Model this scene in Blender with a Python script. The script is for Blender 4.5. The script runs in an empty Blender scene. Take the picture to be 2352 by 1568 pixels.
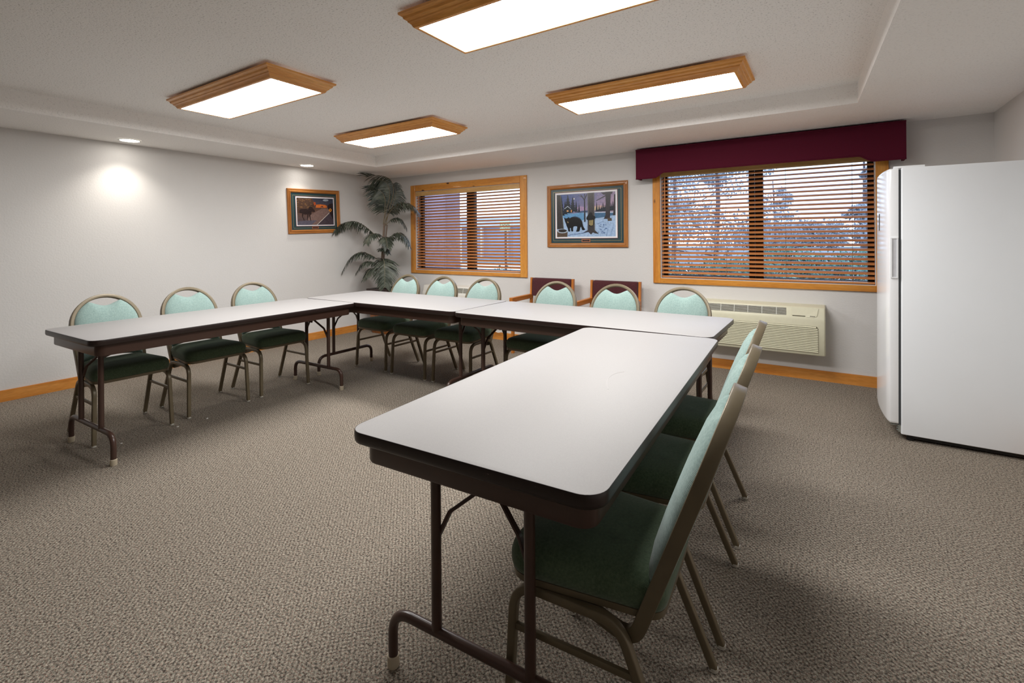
import bpy, bmesh, math, random
from mathutils import Vector, Matrix, Quaternion
random.seed(7)
PI = math.pi
sc = bpy.context.scene
COL = sc.collection
V = Vector

# ------------------------------------------------------------------ helpers
def lin(r, g, b):
    f = lambda c: (c / 255 / 12.92) if c / 255 <= 0.04045 else ((c / 255 + 0.055) / 1.055) ** 2.4
    return (f(r), f(g), f(b), 1.0)

class MB:
    """collects geometry; build() links it as one mesh object"""
    def __init__(s):
        s.v = []; s.f = []; s.m = []; s.c = []
    def add(s, vs, fs, mi=0, col=None):
        o = len(s.v)
        s.v += [tuple(x) for x in vs]
        for f in fs:
            s.f.append([i + o for i in f]); s.m.append(mi); s.c.append(col)
    def box(s, x0, x1, y0, y1, z0, z1, mi=0):
        vs = [(x, y, z) for z in (z0, z1) for y in (y0, y1) for x in (x0, x1)]
        s.add(vs, [(0, 2, 3, 1), (4, 5, 7, 6), (0, 1, 5, 4), (2, 6, 7, 3), (0, 4, 6, 2), (1, 3, 7, 5)], mi)
    def loft(s, rings, mi=0, cap=True, close=False):
        n = len(rings[0]); vs = [p for r in rings for p in r]; fs = []
        R = len(rings)
        for i in range(R if close else R - 1):
            j = (i + 1) % R
            for k in range(n):
                k2 = (k + 1) % n
                fs.append((i * n + k, i * n + k2, j * n + k2, j * n + k))
        if cap and not close:
            fs.append(tuple(range(n))[::-1]); fs.append(tuple((R - 1) * n + k for k in range(n)))
        s.add(vs, fs, mi)
    def tube(s, path, sec, n0=None, mi=0, scales=None):
        """sweep the 2D section along the path with parallel transport"""
        path = [V(p) for p in path]
        T = []
        for i in range(len(path)):
            a = path[max(i - 1, 0)]; b = path[min(i + 1, len(path) - 1)]
            T.append((b - a).normalized())
        if n0 is None:
            n0 = V((0, 0, 1)) if abs(T[0].z) < 0.9 else V((1, 0, 0))
        n = V(n0); n = (n - T[0] * n.dot(T[0])).normalized()
        rings = []
        for i, p in enumerate(path):
            if i:
                ax = T[i - 1].cross(T[i])
                if ax.length > 1e-7:
                    n = Quaternion(ax.normalized(), T[i - 1].angle(T[i])) @ n
                n = (n - T[i] * n.dot(T[i])).normalized()
            b = T[i].cross(n)
            k = scales[i] if scales else 1.0
            rings.append([p + n * (a * k) + b * (c * k) for a, c in sec])
        s.loft(rings, mi)
    def build(s, name, mat, parent=None, smooth=True, ang=35, loc=None):
        me = bpy.data.meshes.new(name)
        me.from_pydata(s.v, [], s.f)
        mats = mat if isinstance(mat, (list, tuple)) else [mat]
        for m in mats: me.materials.append(m)
        if len(mats) > 1:
            me.polygons.foreach_set('material_index', s.m)
        if any(c is not None for c in s.c):
            at = me.color_attributes.new('Col', 'FLOAT_COLOR', 'CORNER')
            k = 0
            for p, c in zip(me.polygons, s.c):
                for li in p.loop_indices:
                    at.data[li].color = c or (1, 1, 1, 1)
        bm = bmesh.new(); bm.from_mesh(me)
        bmesh.ops.recalc_face_normals(bm, faces=bm.faces)
        if smooth:
            for f in bm.faces: f.smooth = True
            for e in bm.edges:
                if len(e.link_faces) != 2 or e.calc_face_angle(0) > math.radians(ang): e.smooth = False
        bm.to_mesh(me); bm.free()
        o = bpy.data.objects.new(name, me); COL.objects.link(o)
        if parent is not None: o.parent = parent
        if loc is not None: o.location = loc
        return o

def circ(r, n=12):
    return [(r * math.cos(2 * PI * i / n), r * math.sin(2 * PI * i / n)) for i in range(n)]
def rrect(a, b, r, n=3):
    """rounded rectangle section of half sizes a, b"""
    out = []
    for cx, cy, t0 in ((a - r, b - r, 0), (-a + r, b - r, PI / 2), (-a + r, -b + r, PI), (a - r, -b + r, 1.5 * PI)):
        for i in range(n + 1):
            t = t0 + PI / 2 * i / n
            out.append((cx + r * math.cos(t), cy + r * math.sin(t)))
    return out
def arc_path(pts, rad, n=6):
    """polyline with rounded corners"""
    pts = [V(p) for p in pts]; out = [pts[0]]
    for i in range(1, len(pts) - 1):
        a, b, c = pts[i - 1], pts[i], pts[i + 1]
        r = rad[i - 1] if isinstance(rad, (list, tuple)) else rad
        d1 = (a - b).normalized(); d2 = (c - b).normalized()
        ang = d1.angle(d2)
        if r <= 0 or abs(ang - PI) < 1e-3:
            out.append(b); continue
        t = min(r / math.tan(ang / 2), (a - b).length * 0.49, (c - b).length * 0.49)
        p0 = b + d1 * t; p1 = b + d2 * t
        for k in range(n + 1):
            u = k / n
            out.append(p0 * (1 - u) ** 2 + b * 2 * u * (1 - u) + p1 * u * u)
    out.append(pts[-1]); return out

def thing(name, label, cat, loc=(0, 0, 0), rz=0.0, group=None):
    o = bpy.data.objects.new(name, None); COL.objects.link(o)
    o.location = loc; o.rotation_euler = (0, 0, rz); o.empty_display_size = 0.1
    o['label'] = label; o['category'] = cat
    if group: o['group'] = group
    return o
def tag(o, label, cat, group=None):
    o['label'] = label; o['category'] = cat
    if group: o['group'] = group
    return o
def struct(o):
    o['kind'] = 'structure'; return o
def kids(o):
    return [x for x in COL.objects if x.parent == o]
def copy_thing(root, loc, rz, label, tree=None):
    r = root.copy(); COL.objects.link(r); r.location = loc; r.rotation_euler = (0, 0, rz); r['label'] = label
    for c in kids(root):
        d = c.copy(); COL.objects.link(d); d.parent = r
        for g in kids(c):
            e = g.copy(); COL.objects.link(e); e.parent = d
    return r

# ------------------------------------------------------------------ materials
def new_mat(name):
    m = bpy.data.materials.new(name); m.use_nodes = True
    nt = m.node_tree
    return m, nt, nt.nodes['Principled BSDF']
def N(nt, t, **k):
    n = nt.nodes.new(t)
    for a, b in k.items():
        if a in n.inputs: n.inputs[a].default_value = b
        else: setattr(n, a, b)
    return n
def setp(b, rough=0.5, metal=0.0, spec=0.5, coat=0.0):
    b.inputs['Roughness'].default_value = rough
    b.inputs['Metallic'].default_value = metal
    b.inputs['Specular IOR Level'].default_value = spec
    b.inputs['Coat Weight'].default_value = coat
def bump(nt, b, height_out, strength, dist):
    bp = N(nt, 'ShaderNodeBump', Strength=strength, Distance=dist)
    nt.links.new(height_out, bp.inputs['Height']); nt.links.new(bp.outputs[0], b.inputs['Normal'])
def ramp(nt, fac, stops, interp='LINEAR'):
    r = nt.nodes.new('ShaderNodeValToRGB'); r.color_ramp.interpolation = interp
    e = r.color_ramp.elements
    while len(e) < len(stops): e.new(0.5)
    for i, (p, c) in enumerate(stops):
        e[i].position = p; e[i].color = c
    nt.links.new(fac, r.inputs[0]); return r
def coords(nt, scale=(1, 1, 1), kind='Object', rot=(0, 0, 0)):
    tc = nt.nodes.new('ShaderNodeTexCoord'); mp = nt.nodes.new('ShaderNodeMapping')
    mp.inputs['Scale'].default_value = scale; mp.inputs['Rotation'].default_value = rot
    nt.links.new(tc.outputs[kind], mp.inputs[0]); return mp.outputs[0]
def noise(nt, vec, scale, detail=4, rough=0.5):
    n = N(nt, 'ShaderNodeTexNoise', Scale=scale, Detail=detail, Roughness=rough)
    nt.links.new(vec, n.inputs['Vector']); return n.outputs[0]

def plain(name, col, rough=0.5, metal=0.0, spec=0.5, var=0.06, nscale=30, bstr=0.0, bdist=0.001, bscale=200, coat=0.0):
    m, nt, b = new_mat(name); setp(b, rough, metal, spec, coat)
    v = coords(nt)
    lo = tuple(c * (1 - var) for c in col[:3]) + (1,); hi = tuple(min(1, c * (1 + var)) for c in col[:3]) + (1,)
    r = ramp(nt, noise(nt, v, nscale), [(0.3, lo), (0.7, hi)])
    nt.links.new(r.outputs[0], b.inputs['Base Color'])
    if bstr: bump(nt, b, noise(nt, v, bscale, 2), bstr, bdist)
    return m

def wood(name, c_dark, c_mid, c_light, axis='x', rough=0.38, grain=1.0, knots=False):
    m, nt, b = new_mat(name); setp(b, rough, 0, 0.45, 0.15)
    s = {'x': (1.2, 14, 14), 'y': (14, 1.2, 14), 'z': (14, 14, 1.2)}[axis]
    v = coords(nt, s)
    n1 = noise(nt, v, 1.6 * grain, 6, 0.6)
    r = ramp(nt, n1, [(0.28, c_dark), (0.5, c_mid), (0.74, c_light)])
    v2 = coords(nt, tuple(k * 7 for k in s))
    n2 = noise(nt, v2, 2.0 * grain, 2)
    r2 = ramp(nt, n2, [(0.35, (0.72, 0.72, 0.72, 1)), (0.6, (1, 1, 1, 1))])
    mx = N(nt, 'ShaderNodeMix', data_type='RGBA', blend_type='MULTIPLY'); mx.inputs[0].default_value = 0.6
    nt.links.new(r.outputs[0], mx.inputs[6]); nt.links.new(r2.outputs[0], mx.inputs[7])
    out = mx.outputs[2]
    if knots:
        v3 = coords(nt, {'x': (4, 9, 9), 'y': (9, 4, 9), 'z': (9, 9, 4)}[axis])
        vo = N(nt, 'ShaderNodeTexVoronoi', Scale=1.0); nt.links.new(v3, vo.inputs['Vector'])
        rk = ramp(nt, vo.outputs['Distance'], [(0.07, lin(70, 30, 8)), (0.14, (1, 1, 1, 1))])
        mk = N(nt, 'ShaderNodeMix', data_type='RGBA', blend_type='MULTIPLY'); mk.inputs[0].default_value = 1.0
        nt.links.new(out, mk.inputs[6]); nt.links.new(rk.outputs[0], mk.inputs[7]); out = mk.outputs[2]
    nt.links.new(out, b.inputs['Base Color'])
    bump(nt, b, n2, 0.15, 0.0006)
    return m

# walls: painted orange-peel drywall
def wall_mat(name, col):
    m, nt, b = new_mat(name); setp(b, 0.75, 0, 0.3)
    v = coords(nt)
    r = ramp(nt, noise(nt, v, 1.3, 3), [(0.3, tuple(c * 0.97 for c in col[:3]) + (1,)), (0.7, col)])
    nt.links.new(r.outputs[0], b.inputs['Base Color'])
    bump(nt, b, noise(nt, v, 75, 3, 0.55), 0.35, 0.004)
    return m
M_wall = wall_mat('painted_wall', (0.68, 0.668, 0.652, 1))

def ceil_mat(name, col, speck):
    m, nt, b = new_mat(name); setp(b, 0.9, 0, 0.2)
    v = coords(nt)
    n = noise(nt, v, 100, 3, 0.65)
    r = ramp(nt, n, [(0.35, tuple(c * speck for c in col[:3]) + (1,)), (0.42, col)])
    nt.links.new(r.outputs[0], b.inputs['Base Color'])
    bump(nt, b, n, 0.6, 0.006)
    return m
M_ceil = ceil_mat('popcorn_ceiling', (0.97, 0.96, 0.945, 1), 0.66)
M_soffit = ceil_mat('textured_soffit', (0.95, 0.935, 0.915, 1), 0.88)

def carpet_mat():
    m, nt, b = new_mat('loop_carpet'); setp(b, 0.95, 0, 0.1)
    v = coords(nt)
    n1 = noise(nt, v, 190, 3, 0.75)
    cols = [(0.26, lin(74, 68, 64)), (0.38, lin(146, 112, 96)), (0.46, lin(139, 132, 122)), (0.53, lin(181, 169, 154)),
            (0.61, lin(138, 144, 130)), (0.70, lin(212, 199, 180)), (0.82, lin(226, 215, 198))]
    r = ramp(nt, n1, cols)
    n2 = noise(nt, v, 120, 2, 0.6)
    r2 = ramp(nt, n2, [(0.34, (0.26, 0.26, 0.27, 1)), (0.56, (1.0, 1.0, 1.0, 1))])
    mx = N(nt, 'ShaderNodeMix', data_type='RGBA', blend_type='MULTIPLY'); mx.inputs[0].default_value = 1.0
    nt.links.new(r.outputs[0], mx.inputs[6]); nt.links.new(r2.outputs[0], mx.inputs[7])
    # diagonal rows of loops
    v2 = coords(nt, (1, 1, 1), rot=(0, 0, math.radians(-45)))
    w = N(nt, 'ShaderNodeTexWave', Scale=23.0, Distortion=3.0, Detail=2.0); w.inputs['Detail Scale'].default_value = 5.0
    nt.links.new(v2, w.inputs['Vector'])
    r3 = ramp(nt, w.outputs[0], [(0.0, (0.56, 0.55, 0.54, 1)), (0.6, (1, 1, 1, 1))])
    v4 = coords(nt, (1, 1, 1), rot=(0, 0, math.radians(45)))
    w2 = N(nt, 'ShaderNodeTexWave', Scale=23.0, Distortion=3.0, Detail=2.0); w2.inputs['Detail Scale'].default_value = 5.0
    nt.links.new(v4, w2.inputs['Vector'])
    r4 = ramp(nt, w2.outputs[0], [(0.0, (0.62, 0.61, 0.60, 1)), (0.6, (1, 1, 1, 1))])
    mx3 = N(nt, 'ShaderNodeMix', data_type='RGBA', blend_type='MULTIPLY'); mx3.inputs[0].default_value = 0.8
    nt.links.new(r3.outputs[0], mx3.inputs[6]); nt.links.new(r4.outputs[0], mx3.inputs[7])
    mx2 = N(nt, 'ShaderNodeMix', data_type='RGBA', blend_type='MULTIPLY'); mx2.inputs[0].default_value = 0.8
    nt.links.new(mx.outputs[2], mx2.inputs[6]); nt.links.new(mx3.outputs[2], mx2.inputs[7])
    nt.links.new(mx2.outputs[2], b.inputs['Base Color'])
    bump(nt, b, n2, 0.8, 0.006)
    return m
M_carpet = carpet_mat()

OAK = (lin(208, 136, 62), lin(230, 160, 80), lin(240, 182, 106))
PINE = (lin(192, 118, 42), lin(214, 144, 58), lin(226, 162, 76))
M_oak = {a: wood('oak_' + a, *OAK, axis=a) for a in 'xyz'}
M_pine = {a: wood('knotty_pine_' + a, *PINE, axis=a, knots=True) for a in 'xz'}
M_base = {a: wood('baseboard_oak_' + a, lin(188, 112, 44), lin(210, 138, 60), lin(224, 156, 80), axis=a) for a in 'xy'}
M_slat = wood('stained_slat', lin(190, 120, 66), lin(208, 138, 82), lin(218, 152, 96), 'x', rough=0.3)
M_headrail = wood('tan_headrail', lin(192, 146, 84), lin(206, 162, 100), lin(216, 174, 112), 'x')
M_frameoak = {a: wood('picture_oak_' + a, lin(140, 84, 34), lin(172, 110, 50), lin(190, 130, 68), axis=a) for a in 'xyz'}
M_arm = {a: wood('armchair_oak_' + a, lin(166, 94, 34), lin(194, 118, 48), lin(208, 134, 64), axis=a) for a in 'xyz'}
M_planter = wood('dark_planter_wood', lin(38, 22, 18), lin(54, 32, 26), lin(70, 42, 32), 'z')
M_planterband = wood('planter_base_wood', lin(112, 62, 22), lin(140, 82, 32), lin(160, 98, 44), 'z')
M_alu = plain('bronze_aluminium', lin(34, 30, 34), 0.45, 0.4)
M_laminate = plain('speckled_laminate', (0.335, 0.325, 0.322, 1), 0.52, 0, 0.35, var=0.05, nscale=450)
def edge_mat():
    m, nt, b = new_mat('vinyl_table_edge'); setp(b, 0.33, 0, 0.5)
    v = coords(nt, (14, 14, 60))
    n = noise(nt, v, 3.0, 3, 0.6)
    r = ramp(nt, n, [(0.0, lin(34, 24, 22)), (0.72, lin(44, 31, 28)), (0.76, lin(150, 130, 120))])
    nt.links.new(r.outputs[0], b.inputs['Base Color']); return m
M_edge = edge_mat()
M_brown = plain('brown_enamel', lin(72, 51, 43), 0.28, 0.0, 0.5, var=0.08, nscale=12)
M_under = plain('table_underside', lin(110, 86, 66), 0.7)
M_cap = plain('foot_cap_plastic', lin(190, 178, 156), 0.5)
M_tube = plain('bronze_tube', lin(112, 101, 80), 0.36, 0.2, 0.5, var=0.08, nscale=14)
M_glide = plain('clear_glide', lin(190, 186, 176), 0.3)
def fabric(name, c1, c2, stain, nstain=3.0):
    m, nt, b = new_mat(name); setp(b, 0.95, 0, 0.12)
    b.inputs['Sheen Weight'].default_value = 0.25
    v = coords(nt)
    r = ramp(nt, noise(nt, v, 140, 3, 0.7), [(0.3, c1), (0.7, c2)])
    rs = ramp(nt, noise(nt, v, nstain, 3), [(0.30, stain), (0.46, (1, 1, 1, 1))])
    mx = N(nt, 'ShaderNodeMix', data_type='RGBA', blend_type='MULTIPLY'); mx.inputs[0].default_value = 1.0
    nt.links.new(r.outputs[0], mx.inputs[6]); nt.links.new(rs.outputs[0], mx.inputs[7])
    nt.links.new(mx.outputs[2], b.inputs['Base Color'])
    w = N(nt, 'ShaderNodeTexWave', Scale=150.0, Distortion=1.0); nt.links.new(v, w.inputs['Vector'])
    bump(nt, b, w.outputs[0], 0.25, 0.0012)
    return m
M_mint = fabric('mint_chenille', lin(124, 148, 143), lin(150, 172, 167), (0.82, 0.84, 0.78, 1), 6.0)
M_green = fabric('seat_chenille', lin(70, 88, 68), lin(92, 108, 86), (0.80, 0.82, 0.78, 1), 9.0)
M_burg = fabric('burgundy_weave', lin(64, 30, 34), lin(84, 44, 48), (0.9, 0.9, 0.9, 1))
M_valance = plain('burgundy_valance', lin(84, 14, 38), 0.8, 0, 0.2, var=0.07, nscale=200, bstr=0.2, bscale=400)
M_ac = plain('ac_almond', lin(216, 213, 188), 0.42, var=0.02)
M_ac2 = plain('ac_white', lin(222, 220, 212), 0.42, var=0.02)
M_acdark = plain('vent_dark', lin(84, 80, 62), 0.8)
M_acwhite = plain('grille_white', lin(225, 226, 218), 0.4)
M_fridge = plain('white_enamel', lin(236, 240, 244), 0.34, 0, 0.5, var=0.008, nscale=4, bstr=0.06, bscale=160, bdist=0.0006)
M_door = plain('white_door_gloss', lin(246, 249, 252), 0.16, 0, 0.5, var=0.005)
M_gasket = plain('gasket_grey', lin(78, 82, 86), 0.6)
M_black = plain('black_plastic', lin(14, 14, 15), 0.5)
M_chrome = plain('zinc_metal', lin(190, 200, 200), 0.25, 0.9)
M_leaf = None
def leaf_mat(name, a, b_, c):
    m, nt, b = new_mat(name); setp(b, 0.45, 0, 0.4)
    v = coords(nt)
    r = ramp(nt, noise(nt, v, 9, 3), [(0.3, a), (0.5, b_), (0.72, c)])
    nt.links.new(r.outputs[0], b.inputs['Base Color']); return m
M_leaf = leaf_mat('palm_leaf', lin(42, 47, 40), lin(61, 68, 57), lin(98, 103, 90))
M_stem = plain('palm_stem', lin(122, 110, 88), 0.7, var=0.2, nscale=20)
M_trunk = plain('palm_trunk', lin(112, 96, 84), 0.85, var=0.25, nscale=25, bstr=0.4)
M_soil = plain('moss', lin(60, 50, 36), 0.95, var=0.3, nscale=60)
M_pan = plain('white_steel', lin(226, 226, 222), 0.5)
M_paper = plain('white_paper', lin(235, 235, 232), 0.8)
M_matgreen = plain('mat_board_green', lin(34, 62, 68), 0.35, var=0.04)
M_gold = plain('gilt_line', lin(168, 150, 104), 0.35, 0.3)
M_red = plain('maroon_liner', lin(140, 62, 56), 0.5)
M_white = plain('white_border', lin(232, 232, 236), 0.5, var=0.01)
M_plaque = plain('black_plaque', lin(20, 18, 16), 0.35)
M_copper = plain('copper_plaque', lin(160, 104, 78), 0.35, 0.4)
def print_mat():
    m, nt, b = new_mat('art_print'); setp(b, 0.25, 0, 0.5, 0.3)
    at = N(nt, 'ShaderNodeVertexColor', layer_name='Col')
    v = coords(nt)
    r = ramp(nt, noise(nt, v, 60, 4, 0.7), [(0.3, (0.68, 0.68, 0.70, 1)), (0.65, (1.05, 1.05, 1.05, 1))])
    mx = N(nt, 'ShaderNodeMix', data_type='RGBA', blend_type='MULTIPLY'); mx.inputs[0].default_value = 1.0
    nt.links.new(at.outputs[0], mx.inputs[6]); nt.links.new(r.outputs[0], mx.inputs[7])
    nt.links.new(mx.outputs[2], b.inputs['Base Color']); return m
M_print = print_mat()
def emit(name, col, st):
    m, nt, b = new_mat(name)
    nt.nodes.remove(b)
    e = N(nt, 'ShaderNodeEmission', Color=col, Strength=st)
    nt.links.new(e.outputs[0], nt.nodes['Material Output'].inputs[0]); return m
M_diffuser = emit('lit_acrylic_lens', (1.0, 0.98, 0.955, 1), 12.5)
M_leak = emit('lit_lens_back', (1.0, 0.98, 0.955, 1), 0.45)
M_spot = emit('lit_lamp', (1.0, 0.94, 0.86, 1), 9.0)
def glass_mat():
    m, nt, b = new_mat('window_glass')
    nt.nodes.remove(b)
    t = N(nt, 'ShaderNodeBsdfTransparent', Color=(0.93, 0.95, 0.97, 1))
    g = N(nt, 'ShaderNodeBsdfGlossy', Roughness=0.02)
    fr = N(nt, 'ShaderNodeFresnel', IOR=1.45)
    mx = nt.nodes.new('ShaderNodeMixShader')
    nt.links.new(fr.outputs[0], mx.inputs[0]); nt.links.new(t.outputs[0], mx.inputs[1]); nt.links.new(g.outputs[0], mx.inputs[2])
    nt.links.new(mx.outputs[0], nt.nodes['Material Output'].inputs[0]); return m
M_glass = glass_mat()

# ------------------------------------------------------------------ room dimensions (metres; camera stands at x=0, y=0)
XL, XR, YB, YF = -5.575, 1.098, 5.08, -4.6
ZS, ZT = 2.218, 2.36
WT = 0.16
W1 = (-4.955, -3.165, 0.855, 1.985)
W2 = (-1.435, 0.372, 0.862, 2.0)

# floor
b = MB(); b.box(XL - WT, XR + WT, YF - WT, YB + WT, -0.12, 0.0)
struct(b.build('floor', M_carpet))
# ceiling: lowered border with a raised tray
tray = [(-4.784, 4.194), (0.208, 4.158), (0.42, -2.2), (-4.784, -2.2)]
outer = [(XL - WT, YB + WT), (XR + WT, YB + WT), (XR + WT, YF - WT), (XL - WT, YF - WT)]
b = MB()
vs = [(x, y, ZS) for x, y in outer] + [(x, y, ZS) for x, y in tray] + [(x, y, ZT) for x, y in tray] + \
     [(x, y, ZT + 0.1) for x, y in outer]
for i in range(4):
    j = (i + 1) % 4
    b.add([vs[i], vs[j], vs[4 + j], vs[4 + i]], [(0, 1, 2, 3)], 0)
    b.add([vs[4 + i], vs[4 + j], vs[8 + j], vs[8 + i]], [(0, 1, 2, 3)], 0)
    b.add([vs[i], vs[j], vs[12 + j], vs[12 + i]], [(0, 1, 2, 3)], 0)
b.add([vs[8], vs[9], vs[10], vs[11]], [(0, 1, 2, 3)], 1)
b.add([vs[12], vs[13], vs[14], vs[15]], [(0, 1, 2, 3)], 0)
struct(b.build('ceiling', [M_soffit, M_ceil], smooth=False))
# walls
b = MB(); b.box(XL - WT, XL, YF - WT, YB + WT, 0, ZS); struct(b.build('wall_left', M_wall, smooth=False))
b = MB(); b.box(XR, XR + WT, YF - WT, YB + WT, 0, ZS); struct(b.build('wall_right', M_wall, smooth=False))
b = MB(); b.box(XL, XR, YF - WT, YF, 0, ZS); struct(b.build('wall_front', M_wall, smooth=False))
b = MB()
xs = [XL, W1[0], W1[1], W2[0], W2[1], XR]
for i in range(5):
    if i in (1, 3):
        w = W1 if i == 1 else W2
        b.box(xs[i], xs[i + 1], YB, YB + WT, 0, w[2]); b.box(xs[i], xs[i + 1], YB, YB + WT, w[3], ZS)
    else:
        b.box(xs[i], xs[i + 1], YB, YB + WT, 0, ZS)
struct(b.build('wall_back', M_wall, smooth=False))
# baseboards
def board(name, x0, x1, y0, y1, mat):
    b = MB(); b.box(x0, x1, y0, y1, 0, 0.088)
    b.box(x0 + (0.003 if x1 - x0 < .1 else 0), x1 - (0.003 if x1 - x0 < .1 else 0), y0 + (0.003 if y1 - y0 < .1 else 0), y1 - (0.003 if y1 - y0 < .1 else 0), 0.088, 0.092)
    return struct(b.build(name, mat))
board('baseboard_left', XL, XL + 0.014, YF, YB - 0.014, M_base['y'])
board('baseboard_back', XL, XR, YB - 0.014, YB, M_base['x'])
board('baseboard_right', XR - 0.014, XR, YF, YB - 0.014, M_base['y'])

# ------------------------------------------------------------------ windows
def window(name, W, casing_l, casing_r, top, bot, mull):
    x0, x1, z0, z1 = W
    root = bpy.data.objects.new(name, None); COL.objects.link(root); root.location = ((x0 + x1) / 2, YB, z0)
    root['kind'] = 'structure'
    cx = (x0 + x1) / 2
    L = lambda x: x - cx
    t = 0.02
    # pine casing, four boards
    def brd(xa, xb, za, zb, ax):
        m = MB(); e = 0.003
        m.loft([[(xa, -0.0005, za), (xb, -0.0005, za), (xb, -0.0005, zb), (xa, -0.0005, zb)],
                [(xa, -t + e, za), (xb, -t + e, za), (xb, -t + e, zb), (xa, -t + e, zb)],
                [(xa + e, -t, za + e), (xb - e, -t, za + e), (xb - e, -t, zb - e), (xa + e, -t, zb - e)]])
        return m.build('casing_board', M_pine[ax], root)
    H = z1 - z0
    brd(L(x0) - casing_l, L(x0), -bot, H + top, 'z'); brd(L(x1), L(x1) + casing_r, -bot, H + top, 'z')
    brd(L(x0), L(x1), H, H + top, 'x'); brd(L(x0), L(x1), -bot, 0, 'x')
    # jamb liner
    m = MB()
    e = 0.006
    m.box(L(x0), L(x0) + e, 0, WT, 0, H); m.box(L(x1) - e, L(x1), 0, WT, 0, H)
    m.box(L(x0) + e, L(x1) - e, 0, WT, 0, e); m.box(L(x0) + e, L(x1) - e, 0, WT, H - e, H)
    m.build('jamb', M_wall, root, smooth=False)
    # bronze slider frame
    m = MB(); fw = 0.045; y0, y1 = 0.095, 0.135
    xa, xb = L(x0) + e, L(x1) - e
    m.box(xa, xa + fw, y0, y1, e, H - e); m.box(xb - fw, xb, y0, y1, e, H - e)
    m.box(xa + fw, xb - fw, y0, y1, e, e + fw * .6); m.box(xa + fw, xb - fw, y0, y1, H - e - fw * .6, H - e)
    ml = L(mull)
    m.box(ml - 0.062, ml - 0.012, y0 - 0.012, y1, e + .027, H - e - .027)
    m.box(ml - 0.008, ml + 0.062, y0, y1 + 0.012, e + .027, H - e - .027)
    m.build('sash_frame', M_alu, root, smooth=False)
    for a, c, y in ((xa + fw, ml - 0.062, 0.112), (ml + 0.062, xb - fw, 0.12)):
        g = MB(); g.box(a, c, y, y + 0.004, e + .027, H - e - .027); g.build('pane', M_glass, root, smooth=False)
    return root
window('window_1', W1, 0.085, 0.098, 0.088, 0.046, -4.02)
window('window_2', W2, 0.075, 0.088, 0.08, 0.052, -0.545)

def blind(W, label, wand_x, cords, yc, drop_bottom, headh):
    x0, x1, z0, z1 = W[0] + 0.008, W[1] - 0.008, W[2] + 0.008, W[3] - 0.008
    cx = (x0 + x1) / 2; hw = (x1 - x0) / 2
    root = thing('venetian_blind', label, 'blind', (cx, YB + yc, z0), 0, 'wood slat window blinds')
    H = z1 - z0
    m = MB(); m.box(-hw, hw, -0.036, -0.026, H - headh, H); m.box(-hw, hw, -0.026, 0.026, H - 0.045, H)
    m.build('headrail', M_headrail, root, smooth=False)
    # slats tilted with the room edge low
    m = MB(); tl = math.radians(25); n = int((H - headh - 0.03) / 0.0405)
    d = 0.025
    sec = []
    zt = H - headh - 0.02
    for i in range(n):
        zc = zt - i * 0.0405
        if zc < 0.05: break
        pts = []
        for k in range(5):
            u = -1 + k * 0.5
            crown = 0.0022 * (1 - u * u)
            y = u * d * math.cos(tl); z = u * d * math.sin(tl) + crown
            pts.append((y, z))
        prof = [(y, z + 0.0014) for y, z in pts] + [(y, z - 0.0014) for y, z in pts[::-1]]
        m.loft([[(-hw, y, zc + z) for y, z in prof], [(hw, y, zc + z) for y, z in prof]])
        last = zc
    m.build('slats', M_slat, root)
    m = MB(); m.box(-hw, hw, -0.025, 0.025, 0.004, 0.020); m.build('bottom_rail', M_slat, root, smooth=False)
    for k, c in enumerate(cords):
        m = MB()
        for yy in (-0.027, 0.027):
            m.tube([(c - cx, yy, 0.02), (c - cx, yy, H - headh)], circ(0.0009, 5))
        m.build('ladder_cord', M_black if False else M_stem, root)
    m = MB(); m.tube([(wand_x - cx, -0.034, H - headh), (wand_x - cx, -0.036, H * 0.40)], circ(0.0055, 8)); m.build('tilt_wand', M_slat, root)
    return root
blind(W1, 'brown wood slat blind in the smaller window beside the palm', W1[0] + 0.06, (-4.75, -4.42, -3.90, -3.33), 0.030, 0, 0.062)
blind(W2, 'wide brown wood slat blind in the large window under the burgundy valance', -1.388, (-1.294, -0.80, -0.292, 0.211), 0.030, 0, 0.075)

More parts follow.
